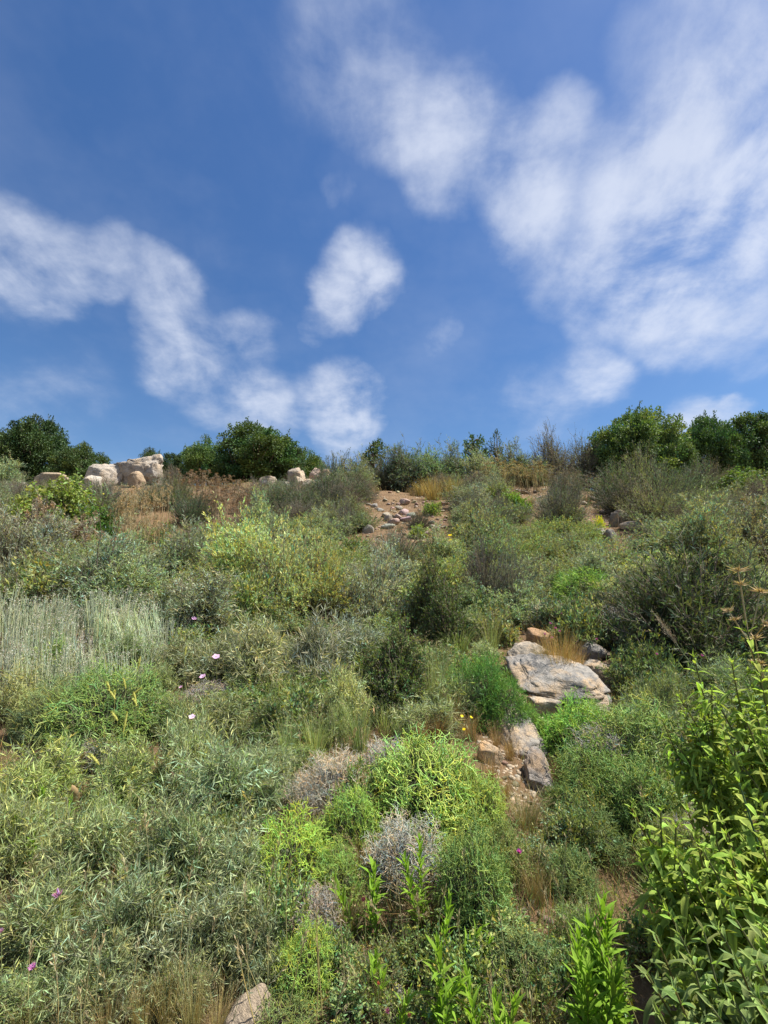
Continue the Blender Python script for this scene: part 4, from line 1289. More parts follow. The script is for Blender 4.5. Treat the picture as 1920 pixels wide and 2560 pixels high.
for sp, px, b, w, t, c, L in [
        ('zigzag_soft', 1460, 1520, 190, 1425, (0.19, 0.28, 0.06), 'bright green smooth cushion on the slope above the purple-flowered herbs'),
        ('zigzag_soft', 1210, 1805, 150, 1640, (0.11, 0.21, 0.045), 'fresh green cushion hanging beside the long grey slab'),
        ('zigzag_soft', 1270, 1830, 150, 1700, (0.13, 0.23, 0.045), 'fresh green cushion just above the tall pointed boulder'),
        ('zigzag', 1320, 1850, 100, 1760, (0.17, 0.27, 0.055), 'small green cushion under the pale cracked ledge'),
        ('zigzag', 1440, 1890, 180, 1745, (0.20, 0.29, 0.065), 'light green cushion below the end of the long grey slab'),
        ('zigzag', 1590, 1920, 210, 1745, (0.21, 0.265, 0.085), 'broad pale green cushion between the path and the sage'),
        ('zigzag', 1480, 2010, 190, 1850, (0.17, 0.235, 0.065), 'green cushion around the grey thorny one'),
        ('zigzag', 1600, 2060, 200, 1900, (0.15, 0.205, 0.06), 'olive green cushion beside the sage shrub'),
        ('zigzag', 1480, 2130, 170, 2000, (0.14, 0.19, 0.06), 'loose olive cushion below the small grey boulder'),
        ('zigzag', 1080, 2050, 270, 1838, (0.255, 0.32, 0.09), 'large bright yellow green cushion beside the bare path'),
        ('zigzag', 1195, 2060, 150, 1930, (0.235, 0.30, 0.075), 'yellow green cushion on the path edge touching the large bright one'),
        ('zigzag', 885, 2110, 150, 1965, (0.22, 0.31, 0.07), 'bright green cushion below the grey thorny cushions'),
        ('zigzag', 735, 2210, 210, 2040, (0.22, 0.295, 0.06), 'wide bright green cushion next to the silvery spiny bush'),
        ('zigzag', 850, 2230, 130, 2110, (0.21, 0.28, 0.07), 'bright green cushion behind the willow-leaved shoots'),
        ('zigzag', 1190, 2300, 200, 2065, (0.195, 0.255, 0.075), 'tall olive green cushion along the lower path'),
        ('zigzag', 1250, 2190, 130, 2060, (0.205, 0.255, 0.08), 'pale olive cushion by the magenta flower'),
        ('zigzag', 760, 2460, 150, 2310, (0.20, 0.27, 0.06), 'ragged yellow green cushion beside the whitish stone'),
        ('zigzag', 1290, 2440, 190, 2310, (0.15, 0.19, 0.07), 'thin olive cushion at the bottom of the path'),
        ('zigzag', 1440, 2250, 140, 2120, (0.14, 0.185, 0.065), 'dull olive cushion between the path and the tall willow-leaved shoots'),
        ('zigzag_soft', 270, 1830, 260, 1665, (0.19, 0.25, 0.07), 'broad soft olive green cushion carrying yellow foxtail spikes'),
        ('zigzag_soft', 140, 1830, 180, 1700, (0.17, 0.215, 0.075), 'soft olive cushion beside the foxtail one below the pale stems')]:
    plant(sp, 'green_thorn_cushion', px, b, w, t, c, L, 'cushion bush', Z_, wood=(0.16, 0.17, 0.09))
G_ = 'grey dead-looking thorn cushions'
for px, b, w, t, L in [
        (835, 2000, 150, 1850, 'grey bare thorn cushion beneath the pale bristly bush'),
        (965, 1945, 120, 1828, 'round grey bare thorn cushion above the large bright cushion'),
        (770, 2040, 130, 1910, 'grey thorn cushion beside the silvery spiny bush'),
        (1015, 2190, 170, 2005, 'wide grey thorn cushion below the large bright cushion'),
        (1500, 1930, 140, 1790, 'grey thorn cushion sunk in the pale green ones'),
        (790, 2340, 130, 2195, 'grey thorn cushion below the wide bright green one'),
        (1380, 1560, 120, 1490, 'grey tangled thorns beneath the bright green cushion of the slope'),
        (1570, 1600, 130, 1490, 'dark grey thorns beside the purple-flowered herbs'),
        (1710, 2110, 150, 1990, 'grey thorn cushion behind the sage leaves'),
        (520, 1760, 110, 1690, 'grey thorns in shade by the pink flowers'),
        (235, 1920, 130, 1830, 'grey thorns among the foxtail spikes')]:
    plant('thorn', 'grey_thorn_cushion', px, b, w * 1.05, t + (b - t) * 0.22, DEAD, L, 'cushion bush', G_, wood=GREYWOOD)
N_ = 'silvery spiny bushes of the lower slope'
for px, b, w, t, c, L in [
        (90, 2010, 230, 1850, (0.17, 0.20, 0.085), 'olive spiny bush below the soft olive cushions'),
        (330, 2010, 230, 1860, (0.155, 0.185, 0.085), 'olive spiny bush below the foxtail spikes'),
        (470, 1960, 200, 1800, (0.175, 0.205, 0.125), 'silvery spiny bush with long bare twigs by the pale pink flower'),
        (560, 2050, 250, 1860, (0.13, 0.18, 0.115), 'bluish green spiny bush beside the grey thorn cushions'),
        (660, 1990, 170, 1860, (0.15, 0.18, 0.115), 'silvery bush next to the grey bare thorn cushion'),
        (30, 2170, 200, 1980, (0.15, 0.18, 0.085), 'olive spiny bush around the small willow-leaved shoots'),
        (240, 2190, 250, 2000, (0.165, 0.19, 0.105), 'grey green spiny bush below the small willow-leaved shoots'),
        (430, 2210, 270, 1990, (0.16, 0.19, 0.12), 'wide silvery spiny bush in the middle of the lower slope'),
        (600, 2250, 230, 2070, (0.15, 0.18, 0.12), 'silvery spiny bush touching the wide bright green cushion'),
        (110, 2380, 230, 2180, (0.135, 0.165, 0.095), 'dark grey green spiny bush around the pink knapweed'),
        (330, 2400, 250, 2180, (0.165, 0.195, 0.135), 'silvery spiny bush with long needles over dry grass'),
        (520, 2400, 240, 2220, (0.145, 0.17, 0.11), 'grey spiny bush crossed by thin grass stalks'),
        (650, 2440, 190, 2270, (0.135, 0.165, 0.10), 'dull spiny bush beside the ragged yellow green cushion'),
        (220, 2540, 240, 2360, (0.12, 0.15, 0.09), 'low shaded spiny bush below the pink knapweed'),
        (420, 2530, 210, 2390, (0.13, 0.16, 0.09), 'low spiny bush over the yellow grass'),
        (560, 1840, 190, 1730, (0.14, 0.165, 0.09), 'spiny bush under the pale pink flower'),
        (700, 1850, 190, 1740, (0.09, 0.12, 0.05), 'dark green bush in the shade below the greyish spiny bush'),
        (1440, 2380, 150, 2270, (0.13, 0.165, 0.07), 'thin green bush between the path and the willow-leaved shoots'),
        (1680, 2190, 170, 2060, (0.12, 0.15, 0.06), 'thin spiny bush under the sage leaves')]:
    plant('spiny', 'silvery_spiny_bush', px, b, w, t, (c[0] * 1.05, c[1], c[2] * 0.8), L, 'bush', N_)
# purple-flowered herbs behind the rocks
H_ = 'leafy herbs round the rocks'
for px, b, w, t, c, L in [
        (1440, 1620, 130, 1500, (0.135, 0.17, 0.075), 'leafy herb with purple flowers above the straw-coloured grass'),
        (1400, 1580, 110, 1490, (0.12, 0.15, 0.07), 'leafy herb with purple flowers behind the tan stone'),
        (1520, 1620, 120, 1520, (0.115, 0.15, 0.065), 'leafy herb with purple flowers above the shaded grey boulder'),
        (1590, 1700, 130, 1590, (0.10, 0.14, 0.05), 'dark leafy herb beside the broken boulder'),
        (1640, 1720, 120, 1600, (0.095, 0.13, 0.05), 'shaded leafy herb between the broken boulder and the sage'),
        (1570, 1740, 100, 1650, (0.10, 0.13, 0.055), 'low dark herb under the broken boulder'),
        (1250, 1610, 120, 1520, (0.17, 0.185, 0.085), 'dry yellowish herb beside the blocky boulder'),
        (1210, 1560, 110, 1480, (0.13, 0.16, 0.075), 'green herb above the dry yellowish one'),
        (1330, 2170, 120, 2080, (0.15, 0.185, 0.085), 'leafy herb beside the magenta flower on the path'),
        (1390, 2110, 120, 2020, (0.16, 0.195, 0.085), 'pale green herb below the small grey boulder'),
        (1130, 2480, 150, 2370, (0.16, 0.20, 0.075), 'low leafy herb among the willow-leaved shoots'),
        (880, 2520, 150, 2430, (0.17, 0.22, 0.085), 'low round-leaved herb in front of the whitish stone'),
        (960, 2450, 140, 2370, (0.14, 0.18, 0.06), 'dark leafy herb between the wine-red seed head and the small pale stone'),
        (1040, 2420, 130, 2330, (0.15, 0.19, 0.06), 'green herb at the foot of the slender willow-leaved shoot'),
        (1010, 2560, 150, 2470, (0.16, 0.20, 0.07), 'green herb behind the small pale stone'),
        (860, 2440, 130, 2350, (0.14, 0.18, 0.06), 'dull herb below the bushy willow-leaved shoot'),
        (1180, 2600, 150, 2500, (0.17, 0.21, 0.07), 'light herb under the spreading willow-leaved shoot'),
        (1360, 2560, 160, 2440, (0.14, 0.17, 0.06), 'loose herb between the thin olive cushion and the tall shoots'),
        (1400, 2460, 140, 2360, (0.13, 0.165, 0.06), 'loose green herb beside the tallest willow-leaved shoot'),
        (30, 2540, 150, 2420, (0.15, 0.18, 0.08), 'leafy herb under the lower pink knapweed')]:
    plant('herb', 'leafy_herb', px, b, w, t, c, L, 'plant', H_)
# straw and grass round the path
for px, b, w, t, c, L in [
        (1400, 1705, 110, 1560, STRAW, 'straw-coloured grass tuft growing on the long grey slab'),
        (1440, 1700, 80, 1590, (0.40, 0.28, 0.13), 'dry grass tuft between the slab and the broken boulder'),
        (1365, 1690, 60, 1600, (0.38, 0.30, 0.14), 'dry grass tuft against the blocky boulder')]:
    plant('straw', 'straw_grass_tuft', px, b, w, t, c, L, 'grass', 'straw-coloured grass on the rocks')
for px, b, w, t in [(940, 1240, 40, 1215), (985, 1225, 46, 1198), (1030, 1240, 36, 1215), (915, 1290, 40, 1262), (1050, 1300, 36, 1272), (1000, 1330, 40, 1305), (1130, 1300, 50, 1272), (950, 1215, 50, 1190), (1110, 1345, 40, 1318), (1290, 1245, 40, 1222), (1330, 1262, 40, 1238), (1470, 1262, 40, 1236), (1440, 1275, 36, 1250)]:
    plant('dry_grass', 'dry_grass_tuft', px, b, w, t, (0.30, 0.20, 0.11), 'brownish dry grass tuft among the stones of a bare bank', 'grass', 'dry grass on the bare banks')
DG = 'dry grass tufts beside the path'
for px, b, w, t in [(1130, 1830, 110, 1700), (1180, 1850, 90, 1770), (1090, 1850, 90, 1770), (1230, 1960, 70, 1880), (1275, 1900, 60, 1830), (1265, 2000, 60, 1930), (1060, 1860, 70, 1790), (1240, 1880, 60, 1800), (1390, 1960, 60, 1890), (1400, 2000, 60, 1930)]:
    plant('dry_grass', 'dry_grass_tuft', px, b, w, t, (0.38, 0.25, 0.12), 'rusty dry grass tuft at the edge of the stony path', 'grass', DG)
GT = 'green grass tufts beside the round bush'
for px, b, w, t in [(1080, 1790, 80, 1600), (1120, 1780, 90, 1590), (1160, 1740, 90, 1640), (900, 1880, 100, 1740), (720, 1900, 110, 1760), (790, 1890, 110, 1770), (1230, 1640, 80, 1520), (1010, 1860, 90, 1760)]:
    plant('green_grass', 'green_grass_tuft', px, b, w, t, (0.20, 0.23, 0.10), 'green grass tuft with pale ears near the round dense bush', 'grass', GT, head=(0.42, 0.36, 0.24))
YGR = 'yellow grass tufts under the silvery bushes'
for px, b, w, t in [(420, 2600, 120, 2400), (480, 2620, 130, 2380), (350, 2620, 110, 2440), (540, 2620, 110, 2460), (60, 2620, 130, 2470), (270, 2640, 120, 2470), (160, 2640, 100, 2490)]:
    plant('dry_grass', 'dry_grass_tuft', px, b, w, t, (0.34, 0.28, 0.11), 'yellow grass tuft in the litter under the silvery spiny bushes', 'grass', YGR)
# upright pale stems
RS = 'upright pale stems on the slope'
rr = random.Random(9)
for row, n, h in [(1555, 11, 80), (1600, 11, 110), (1650, 10, 125), (1700, 9, 120), (1745, 7, 95)]:
    for k in range(n):
        px = -15 + (450 - (row - 1560) * 0.7 + rr.uniform(-60, 60)) * (k + rr.uniform(0.0, 1.0)) / n
        plant('rush', 'pale_stemmed_plant', px, row + rr.uniform(-18, 18), rr.uniform(60, 110), row - h * rr.uniform(0.6, 1.25), greyer(GLAUC, rr.uniform(0, .4)),
              'clump of upright pale grey green stems with tiny whitish flower tufts', 'plant', RS, head=(0.50, 0.46, 0.40), tilt=0.12)
for px, b, w, t, c, L in [(120, 1700, 120, 1600, (0.17, 0.20, 0.07), 'olive spiny bush growing among the pale upright stems'), (330, 1670, 130, 1590, (0.14, 0.17, 0.08), 'dull bush growing among the pale upright stems'),
                          (395, 1740, 110, 1660, (0.15, 0.17, 0.07), 'olive spiny bush where the stems meet the foxtail spikes'), (30, 1790, 150, 1680, (0.18, 0.20, 0.08), 'yellowish spiny bush below the pale upright stems'),
                          (420, 1830, 150, 1730, (0.16, 0.18, 0.08), 'olive spiny bush beside the foxtail spikes'), (450, 1600, 110, 1500, (0.13, 0.15, 0.09), 'grey bush closing the field of pale stems')]:
    plant('spiny', 'olive_spiny_bush', px, b, w, t, c, L, 'bush', 'bushes in the field of pale stems')
for px, row, h, w in [(430, 1560, 60, 60), (465, 1575, 60, 50), (500, 1555, 50, 44), (450, 1610, 70, 60), (415, 1640, 80, 60), (480, 1625, 50, 40), (520, 1590, 50, 40), (385, 1680, 70, 60), (350, 1720, 60, 50), (540, 1560, 45, 40), (400, 1545, 50, 50)]:
    plant('rush', 'pale_stemmed_plant', px, row, w, row - h * 1.1, greyer(GLAUC, .2), 'sparse clump of pale stems straggling out of the field towards the pink flowers', 'plant', 'straggling pale stems', head=(0.50, 0.46, 0.40), tilt=0.14)

# ------------------------------------------------------------------ plants with leaves large enough to tell apart
def leaf_blade(seed, width=0.3, fold=0.35, droop=0.35, K=7, wave=0.0, edge=1.25):
    rng = np.random.RandomState(seed)
    u = np.linspace(0, 1, K)
    w = width * np.sin(np.pi * u ** 0.8) ** 0.8 * 0.5
    w[0] = width * 0.06; w[-1] = 0.004
    z = -droop * u ** 2 + 0.12 * u
    x = u * (1 - 0.12 * droop * u)
    V, T = [], []
    for k in range(K):
        wz = wave * math.sin(u[k] * 9 + seed)
        for s in (-1, 0, 1):
            V.append((x[k], s * w[k], z[k] + (abs(s) * fold * w[k]) + s * wz * w[k]))
            T.append((edge, edge, edge * 0.92) if s else (0.82, 0.86, 0.8))
    Q = []
    for k in range(K - 1):
        for s in (0, 1):
            a = k * 3 + s
            Q.append((a, a + 1, a + 4, a + 3))
    me = mesh_np('leaf', np.array(V), np.array(Q), np.array(T, np.float32), True)
    return me


SAGE_LEAF = [set_mat(leaf_blade(i, 0.22 + 0.022 * i, 0.6, 0.2 + 0.22 * i, wave=0.3, edge=1.6), M_BROAD) for i in range(5)]
WILLOW_LEAF = [set_mat(leaf_blade(20 + i, 0.19, 0.35, 0.05 + 0.2 * i, wave=0.1, edge=1.08), M_BROAD) for i in range(4)]
lrng = random.Random(21)
nrng = np.random.RandomState(21)


def leaf_obj(parent, mesh, pos, t, up, length, color):
    t = Vector(t).normalized()
    s = Vector(up).cross(t)
    if s.length < 1e-4:
        s = Vector((1, 0, 0)).cross(t)
    s.normalize()
    n = t.cross(s)
    m = Matrix(((t.x, s.x, n.x, pos[0]), (t.y, s.y, n.y, pos[1]), (t.z, s.z, n.z, pos[2]), (0, 0, 0, 1)))
    o = add_obj('leaf', mesh, parent, color)
    o.matrix_local = m @ Matrix.Diagonal((length, length, length, 1))
    return o


def stem_mesh(lines, r0, r1):
    G = Geo()
    for P_ in lines:
        tubes(G, P_[None], np.linspace(r0, r1, len(P_))[None], tints(nrng, 1, 0.9, 1.1), 5, nrng)
    return G.mesh('stem', True)


def tip_point(px, row, Y):
    d = ray(px, row)
    return np.array((0, 0, EYE)) + d * (Y / d[1])


def sage(name, bx, by, tips, label, leafcol, Llen, group, node=0.033, maxleaf=0.072):
    zb = float(ground(bx, by))
    root = add_obj(name, None)
    root.location = (bx, by, zb)
    B = np.array((bx, by, zb))
    LINES = []
    for px, row, Y in tips:
        tp = tip_point(px, row, Y) - B
        b = np.array((lrng.gauss(0, .05), lrng.gauss(0, .05), -0.03))
        c = 0.5 * (b + tp) + np.array((lrng.gauss(0, .04), lrng.gauss(0, .04), 0.06))
        L_ = bez(b[None], c[None], tp[None], 12)[0]
        LINES.append(L_)
        st = add_obj('stem', set_mat(stem_mesh([L_], 0.0045, 0.0022), M_BROAD), root, (0.15, 0.16, 0.07))
        seg = np.linalg.norm(np.diff(L_, axis=0), axis=1); tot = seg.sum()
        n = int(min(tot * 0.9, 0.38) / node)
        cum = np.concatenate([[0], np.cumsum(seg)])
        az = lrng.uniform(0, 6.28)
        for k in range(n + 1):
            s = tot - k * node * (0.55 + 0.45 * min(1, k / 3))
            i = max(0, min(len(seg) - 1, int(np.searchsorted(cum, s)) - 1))
            f = (s - cum[i]) / seg[i]
            pos = L_[i] * (1 - f) + L_[i + 1] * f
            ax = unit(L_[i + 1] - L_[i])
            az += 1.57 + lrng.gauss(0, .15)
            e1 = unit(np.cross(ax, np.array((0.3, 0.9, 0.1)))); e2 = np.cross(ax, e1)
            grow = min(1, 0.38 + 0.2 * k)
            for sgn in (0, math.pi):
                rad_ = math.cos(az + sgn) * e1 + math.sin(az + sgn) * e2
                open_ = min(1.0, 0.25 + 0.28 * k) * lrng.uniform(.75, 1.2)
                t = unit(ax * (1.15 - open_) + rad_ * (0.35 + open_))
                leaf_obj(st, lrng.choice(SAGE_LEAF[:2] if k < 2 else SAGE_LEAF), pos, t, ax + np.array((0, 0, .3)), maxleaf * grow * lrng.uniform(.8, 1.15) * Llen,
                         jitter(leafcol, 0.28))
                if lrng.random() < (.8 if k < 2 else .15):      # axillary shoot leaves
                    t2 = unit(ax * 1.2 + rad_ * 0.5 + nrng.normal(0, .25, 3))
                    leaf_obj(st, SAGE_LEAF[0], pos, t2, ax, maxleaf * 0.42 * lrng.uniform(.7, 1.1) * Llen, jitter(leafcol, 0.16))
    # smaller inner leaves deep in the shrub
    G = Geo()
    m = 1500
    ln = np.array(LINES)
    k = nrng.randint(0, len(ln), m); u = nrng.uniform(0.15, 0.85, m) * 10.99
    i0 = u.astype(int); f = (u - i0)[:, None]
    b = ln[k, i0] * (1 - f) + ln[k, i0 + 1] * f + nrng.normal(0, 0.018, (m, 3))
    t = unit(nrng.normal(size=(m, 3)) + np.array((0, 0, 0.2)))
    blades(G, b + nrng.normal(0, 0.02, (m, 3)), t, perp(t, nrng), 0.058 * nrng.uniform(.6, 1.2, m), 0.017 * nrng.uniform(.7, 1.2, m), tints(nrng, m, .7, 1.25, .1), np.full(m, .3), 0.35)
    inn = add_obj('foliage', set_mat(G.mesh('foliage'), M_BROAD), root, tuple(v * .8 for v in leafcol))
    inn['kind'] = 'stuff'
    tag(root, label, 'shrub', group)
    return root


SG = 'sage shrubs with woolly leaves'
SC = (0.27, 0.355, 0.075)
sage('sage_shrub', 1.36, 1.95, [(1735, 1645, 1.98), (1700, 1745, 2.0), (1780, 1725, 1.9), (1740, 1830, 1.9), (1690, 1860, 1.98), (1770, 1930, 1.85), (1715, 1790, 1.95), (1655, 1800, 2.0), (1760, 1790, 1.92)],
     'sage shrub with woolly upright shoots behind the tall one by the thistle', SC, 0.95, SG)
sage('sage_shrub', 1.46, 1.80, [(1865, 1566, 1.85), (1830, 1660, 1.80), (1900, 1690, 1.75), (1860, 1790, 1.7), (1810, 1850, 1.75), (1905, 1850, 1.7), (1795, 1760, 1.8), (1885, 1760, 1.72), (1845, 1900, 1.7)],
     'tallest sage shrub growing round the dry thistle stems', SC, 1.0, SG)
sage('sage_shrub', 0.95, 1.48, [(1580, 2022, 1.5), (1652, 2028, 1.45), (1722, 2032, 1.42), (1602, 2145, 1.45), (1690, 2140, 1.38), (1640, 2220, 1.42), (1615, 2075, 1.48), (1690, 2070, 1.44), (1670, 2280, 1.36), (1740, 2090, 1.4)],
     'broad sage shrub with drooping woolly leaves beside the willow-leaved shoots', SC, 0.95, SG)
sage('sage_shrub', 1.10, 1.40, [(1768, 2036, 1.4), (1800, 2040, 1.45), (1848, 1958, 1.4), (1898, 2095, 1.35), (1760, 2130, 1.35), (1830, 2150, 1.32), (1880, 2210, 1.3), (1790, 2230, 1.3), (1900, 2010, 1.4), (1815, 2090, 1.36), (1740, 2210, 1.34)],
     'dense pale sage shrub above the yellow daisy', SC, 0.95, SG)
sage('sage_shrub', 0.92, 1.18, [(1640, 2340, 1.26), (1730, 2400, 1.2), (1690, 2480, 1.15), (1650, 2540, 1.12), (1700, 2340, 1.24), (1760, 2330, 1.22), (1620, 2440, 1.2)],
     'low sage shrub with long grey green leaves beneath the yellow daisy', (0.19, 0.25, 0.085), 1.0, SG)
sage('sage_shrub', 1.08, 1.10, [(1850, 2420, 1.1), (1800, 2330, 1.15), (1905, 2330, 1.1), (1780, 2520, 1.05), (1900, 2500, 1.02), (1840, 2300, 1.15), (1890, 2410, 1.06), (1830, 2500, 1.05)],
     'low sage shrub with a rosette of broad leaves below the dense pale one', (0.22, 0.29, 0.10), 1.0, SG)


def willow(px, base, top, label, col=(0.225, 0.365, 0.045), width=1.0, n_stems=1, lean=0.0, leaf=0.066):
    p = hit(px, base)
    H = max(z_at_row(p[0], p[1], top) - p[2], 0.06)
    root = add_obj('willow_leaved_plant', None)
    root.location = tuple(p)
    for s in range(n_stems):
        b = np.array((lrng.gauss(0, .012), lrng.gauss(0, .012), -0.03))
        h = H * (1 if s == 0 else lrng.uniform(.6, .9))
        tp = np.array((lrng.gauss(0, .035) + lean + (0 if s == 0 else lrng.uniform(-.08, .08)), lrng.gauss(0, .02) - (0 if s == 0 else .03), h))
        L_ = bez(b[None], (0.5 * (b + tp) + np.array((lrng.gauss(0, .015), lrng.gauss(0, .015), 0)))[None], tp[None], 9)[0]
        st = add_obj('stem', set_mat(stem_mesh([L_], 0.0035, 0.0018), M_BROAD), root, (0.20, 0.30, 0.06))
        n = int(max(20, min(42, h / 0.007)))
        az = lrng.uniform(0, 6.28)
        for k in range(n):
            u = 1 - (k / n) * 0.85
            j = u * 8 * 0.9999; i = int(j)
            pos = L_[i] * (1 - (j - i)) + L_[i + 1] * (j - i)
            ax = unit(L_[i + 1] - L_[i])
            az += 2.4
            e1 = unit(np.cross(ax, np.array((0.2, 0.9, 0.1)))); e2 = np.cross(ax, e1)
            op = min(0.8, 0.10 + 0.03 * k)
            t = unit(ax * (1.1 - 0.6 * op) + (math.cos(az) * e1 + math.sin(az) * e2) * (0.12 + 0.75 * op))
            ln = leaf * width * min(1, 0.5 + 0.07 * k) * lrng.uniform(.8, 1.2)
            leaf_obj(st, lrng.choice(WILLOW_LEAF), pos, t, ax, ln, jitter(col, 0.12))
    tag(root, label, 'plant', 'willow-leaved shoots')


for a in [
        (1468, 2700, 2345, 'tall bright willow-leaved shoot with the widest crown beside the sage', 4, 0.0, 1.1),
        (1505, 2560, 2245, 'tallest bright willow-leaved shoot between the path and the sage', 4, 0.0, 1.1),
        (1560, 2640, 2345, 'bright willow-leaved shoot touching the sage leaves', 4, 0.02, 1.0),
        (1062, 2330, 2112, 'slender willow-leaved shoot standing on the grey thorn cushion', 2, 0.0, 0.9),
        (1095, 2440, 2250, 'short willow-leaved shoot below the slender one on the thorn cushion', 2, 0.02, 0.85),
        (1075, 2620, 2360, 'pale green broad-topped willow-leaved shoot over dark litter', 2, 0.0, 1.05),
        (905, 2340, 2160, 'bushy willow-leaved shoot beside the wine-red seed head', 2, 0.0, 0.95),
        (950, 2350, 2220, 'short willow-leaved shoot next to the wine-red seed head', 1, 0.0, 0.8),
        (925, 2520, 2375, 'willow-leaved shoot above the small pale stone', 2, 0.0, 0.85),
        (1215, 2660, 2450, 'willow-leaved shoot with spreading leaves at the bottom of the thin olive cushion', 2, 0.0, 1.0),
        (1265, 2700, 2490, 'willow-leaved shoot in the litter by the end of the path', 1, 0.0, 1.0),
        (1005, 2640, 2480, 'willow-leaved shoot against the small pale stone', 1, 0.0, 0.85),
        (1170, 2470, 2350, 'small willow-leaved shoot in the low leafy herb', 1, 0.0, 0.8),
        (1000, 2150, 2062, 'small willow-leaved shoot at the top of the wide grey thorn cushion', 1, 0.0, 0.8),
        (40, 2190, 2050, 'willow-leaved shoot in the olive spiny bush near the dry leaf', 2, -0.02, 0.9),
        (100, 2090, 1975, 'small willow-leaved shoot above the pink knapweed bush', 1, 0.0, 0.8),
        (155, 2090, 2000, 'short willow-leaved shoot next to the curled dry leaf', 1, 0.0, 0.7),
        (250, 2090, 1995, 'single willow-leaved shoot below the foxtail spikes', 1, 0.0, 0.75),
        (1678, 2000, 1910, 'fresh willow-leaved shoot under the tall sage shrub', 1, 0.0, 0.9),
        (1100, 2660, 2520, 'low willow-leaved shoot among thin stalks beside the broad-topped one', 2, 0.0, 0.9)]:
    willow(a[0], a[1], a[2], a[3], n_stems=a[4], lean=a[5], width=a[6])

# ------------------------------------------------------------------ single stalks and flowers
def stalk_lines(px, row, bx, base, bend=0.0, tipY=0.0):
    p = hit(bx, base)
    t = tip_point(px, row, p[1] + tipY)
    c = 0.5 * (p + t) + np.array((bend, 0, 0.02))
    return p, bez(np.zeros((1, 3)) - np.array((0, 0, .02)), (c - p)[None], (t - p)[None], 9)[0]


def foxtail(px, row, length_px, lean, label_group, base):
    p, L_ = stalk_lines(px, row, px + lean * 30, base)
    dep = px_of(*(p + L_[-1]))[2]
    hl = length_px * dep / F_PX
    root = add_obj('foxtail_stalk', None); root.location = tuple(p)
    add_obj('stem', set_mat(stem_mesh([L_], 0.0014, 0.0011), M_DRY), root, (0.26, 0.30, 0.10))
    ax = unit(np.array((lean, 0.15, 1.0))); e = L_[-1]
    K = 9
    u = np.linspace(0, 1, K)
    C = e[None] + ax[None] * (u * hl)[:, None] + np.array((lean, 0, -.2))[None] * (0.12 * hl * u ** 2)[:, None]
    r = 0.0052 * np.sin(np.pi * np.clip(u * 0.9 + 0.07, 0, 1)) ** 0.5
    G = Geo()
    tubes(G, C[None], r[None], np.array((1.0, 1, 1)), 8, nrng)
    m = 90
    k = nrng.randint(0, K - 1, m); f = nrng.random((m, 1))
    b = C[k] * (1 - f) + C[k + 1] * f
    o = perp(np.repeat(ax[None], m, 0), nrng)
    t = unit(o * 0.6 + ax)
    blades(G, b + o * r[k][:, None] * .8, t, perp(t, nrng), np.full(m, 0.008), np.full(m, 0.0028), tints(nrng, m, .8, 1.25, .06))
    add_obj('seed_head', set_mat(G.mesh('seed_head'), M_DRY), root, (0.44, 0.43, 0.11))
    tag(root, label_group[0], 'grass', label_group[1])


FT = ('single stem with a plump yellow foxtail spike over the soft olive cushion', 'yellow foxtail spikes')
for px, row, ln, lean in [(345, 1672, 30, 0.05), (314, 1722, 28, -0.35), (274, 1724, 20, -0.5), (288, 1748, 30, -0.8), (286, 1742, 16, -0.1), (328, 1742, 30, 0.9),
                          (340, 1758, 28, -0.35), (342, 1765, 20, -0.6), (294, 1802, 26, -0.8), (308, 1832, 50, 0.03), (248, 1912, 36, -1.0), (322, 1938, 22, 0.5), (462, 1640, 24, 0.02)]:
    foxtail(px, row, ln, lean, FT, row + 200)


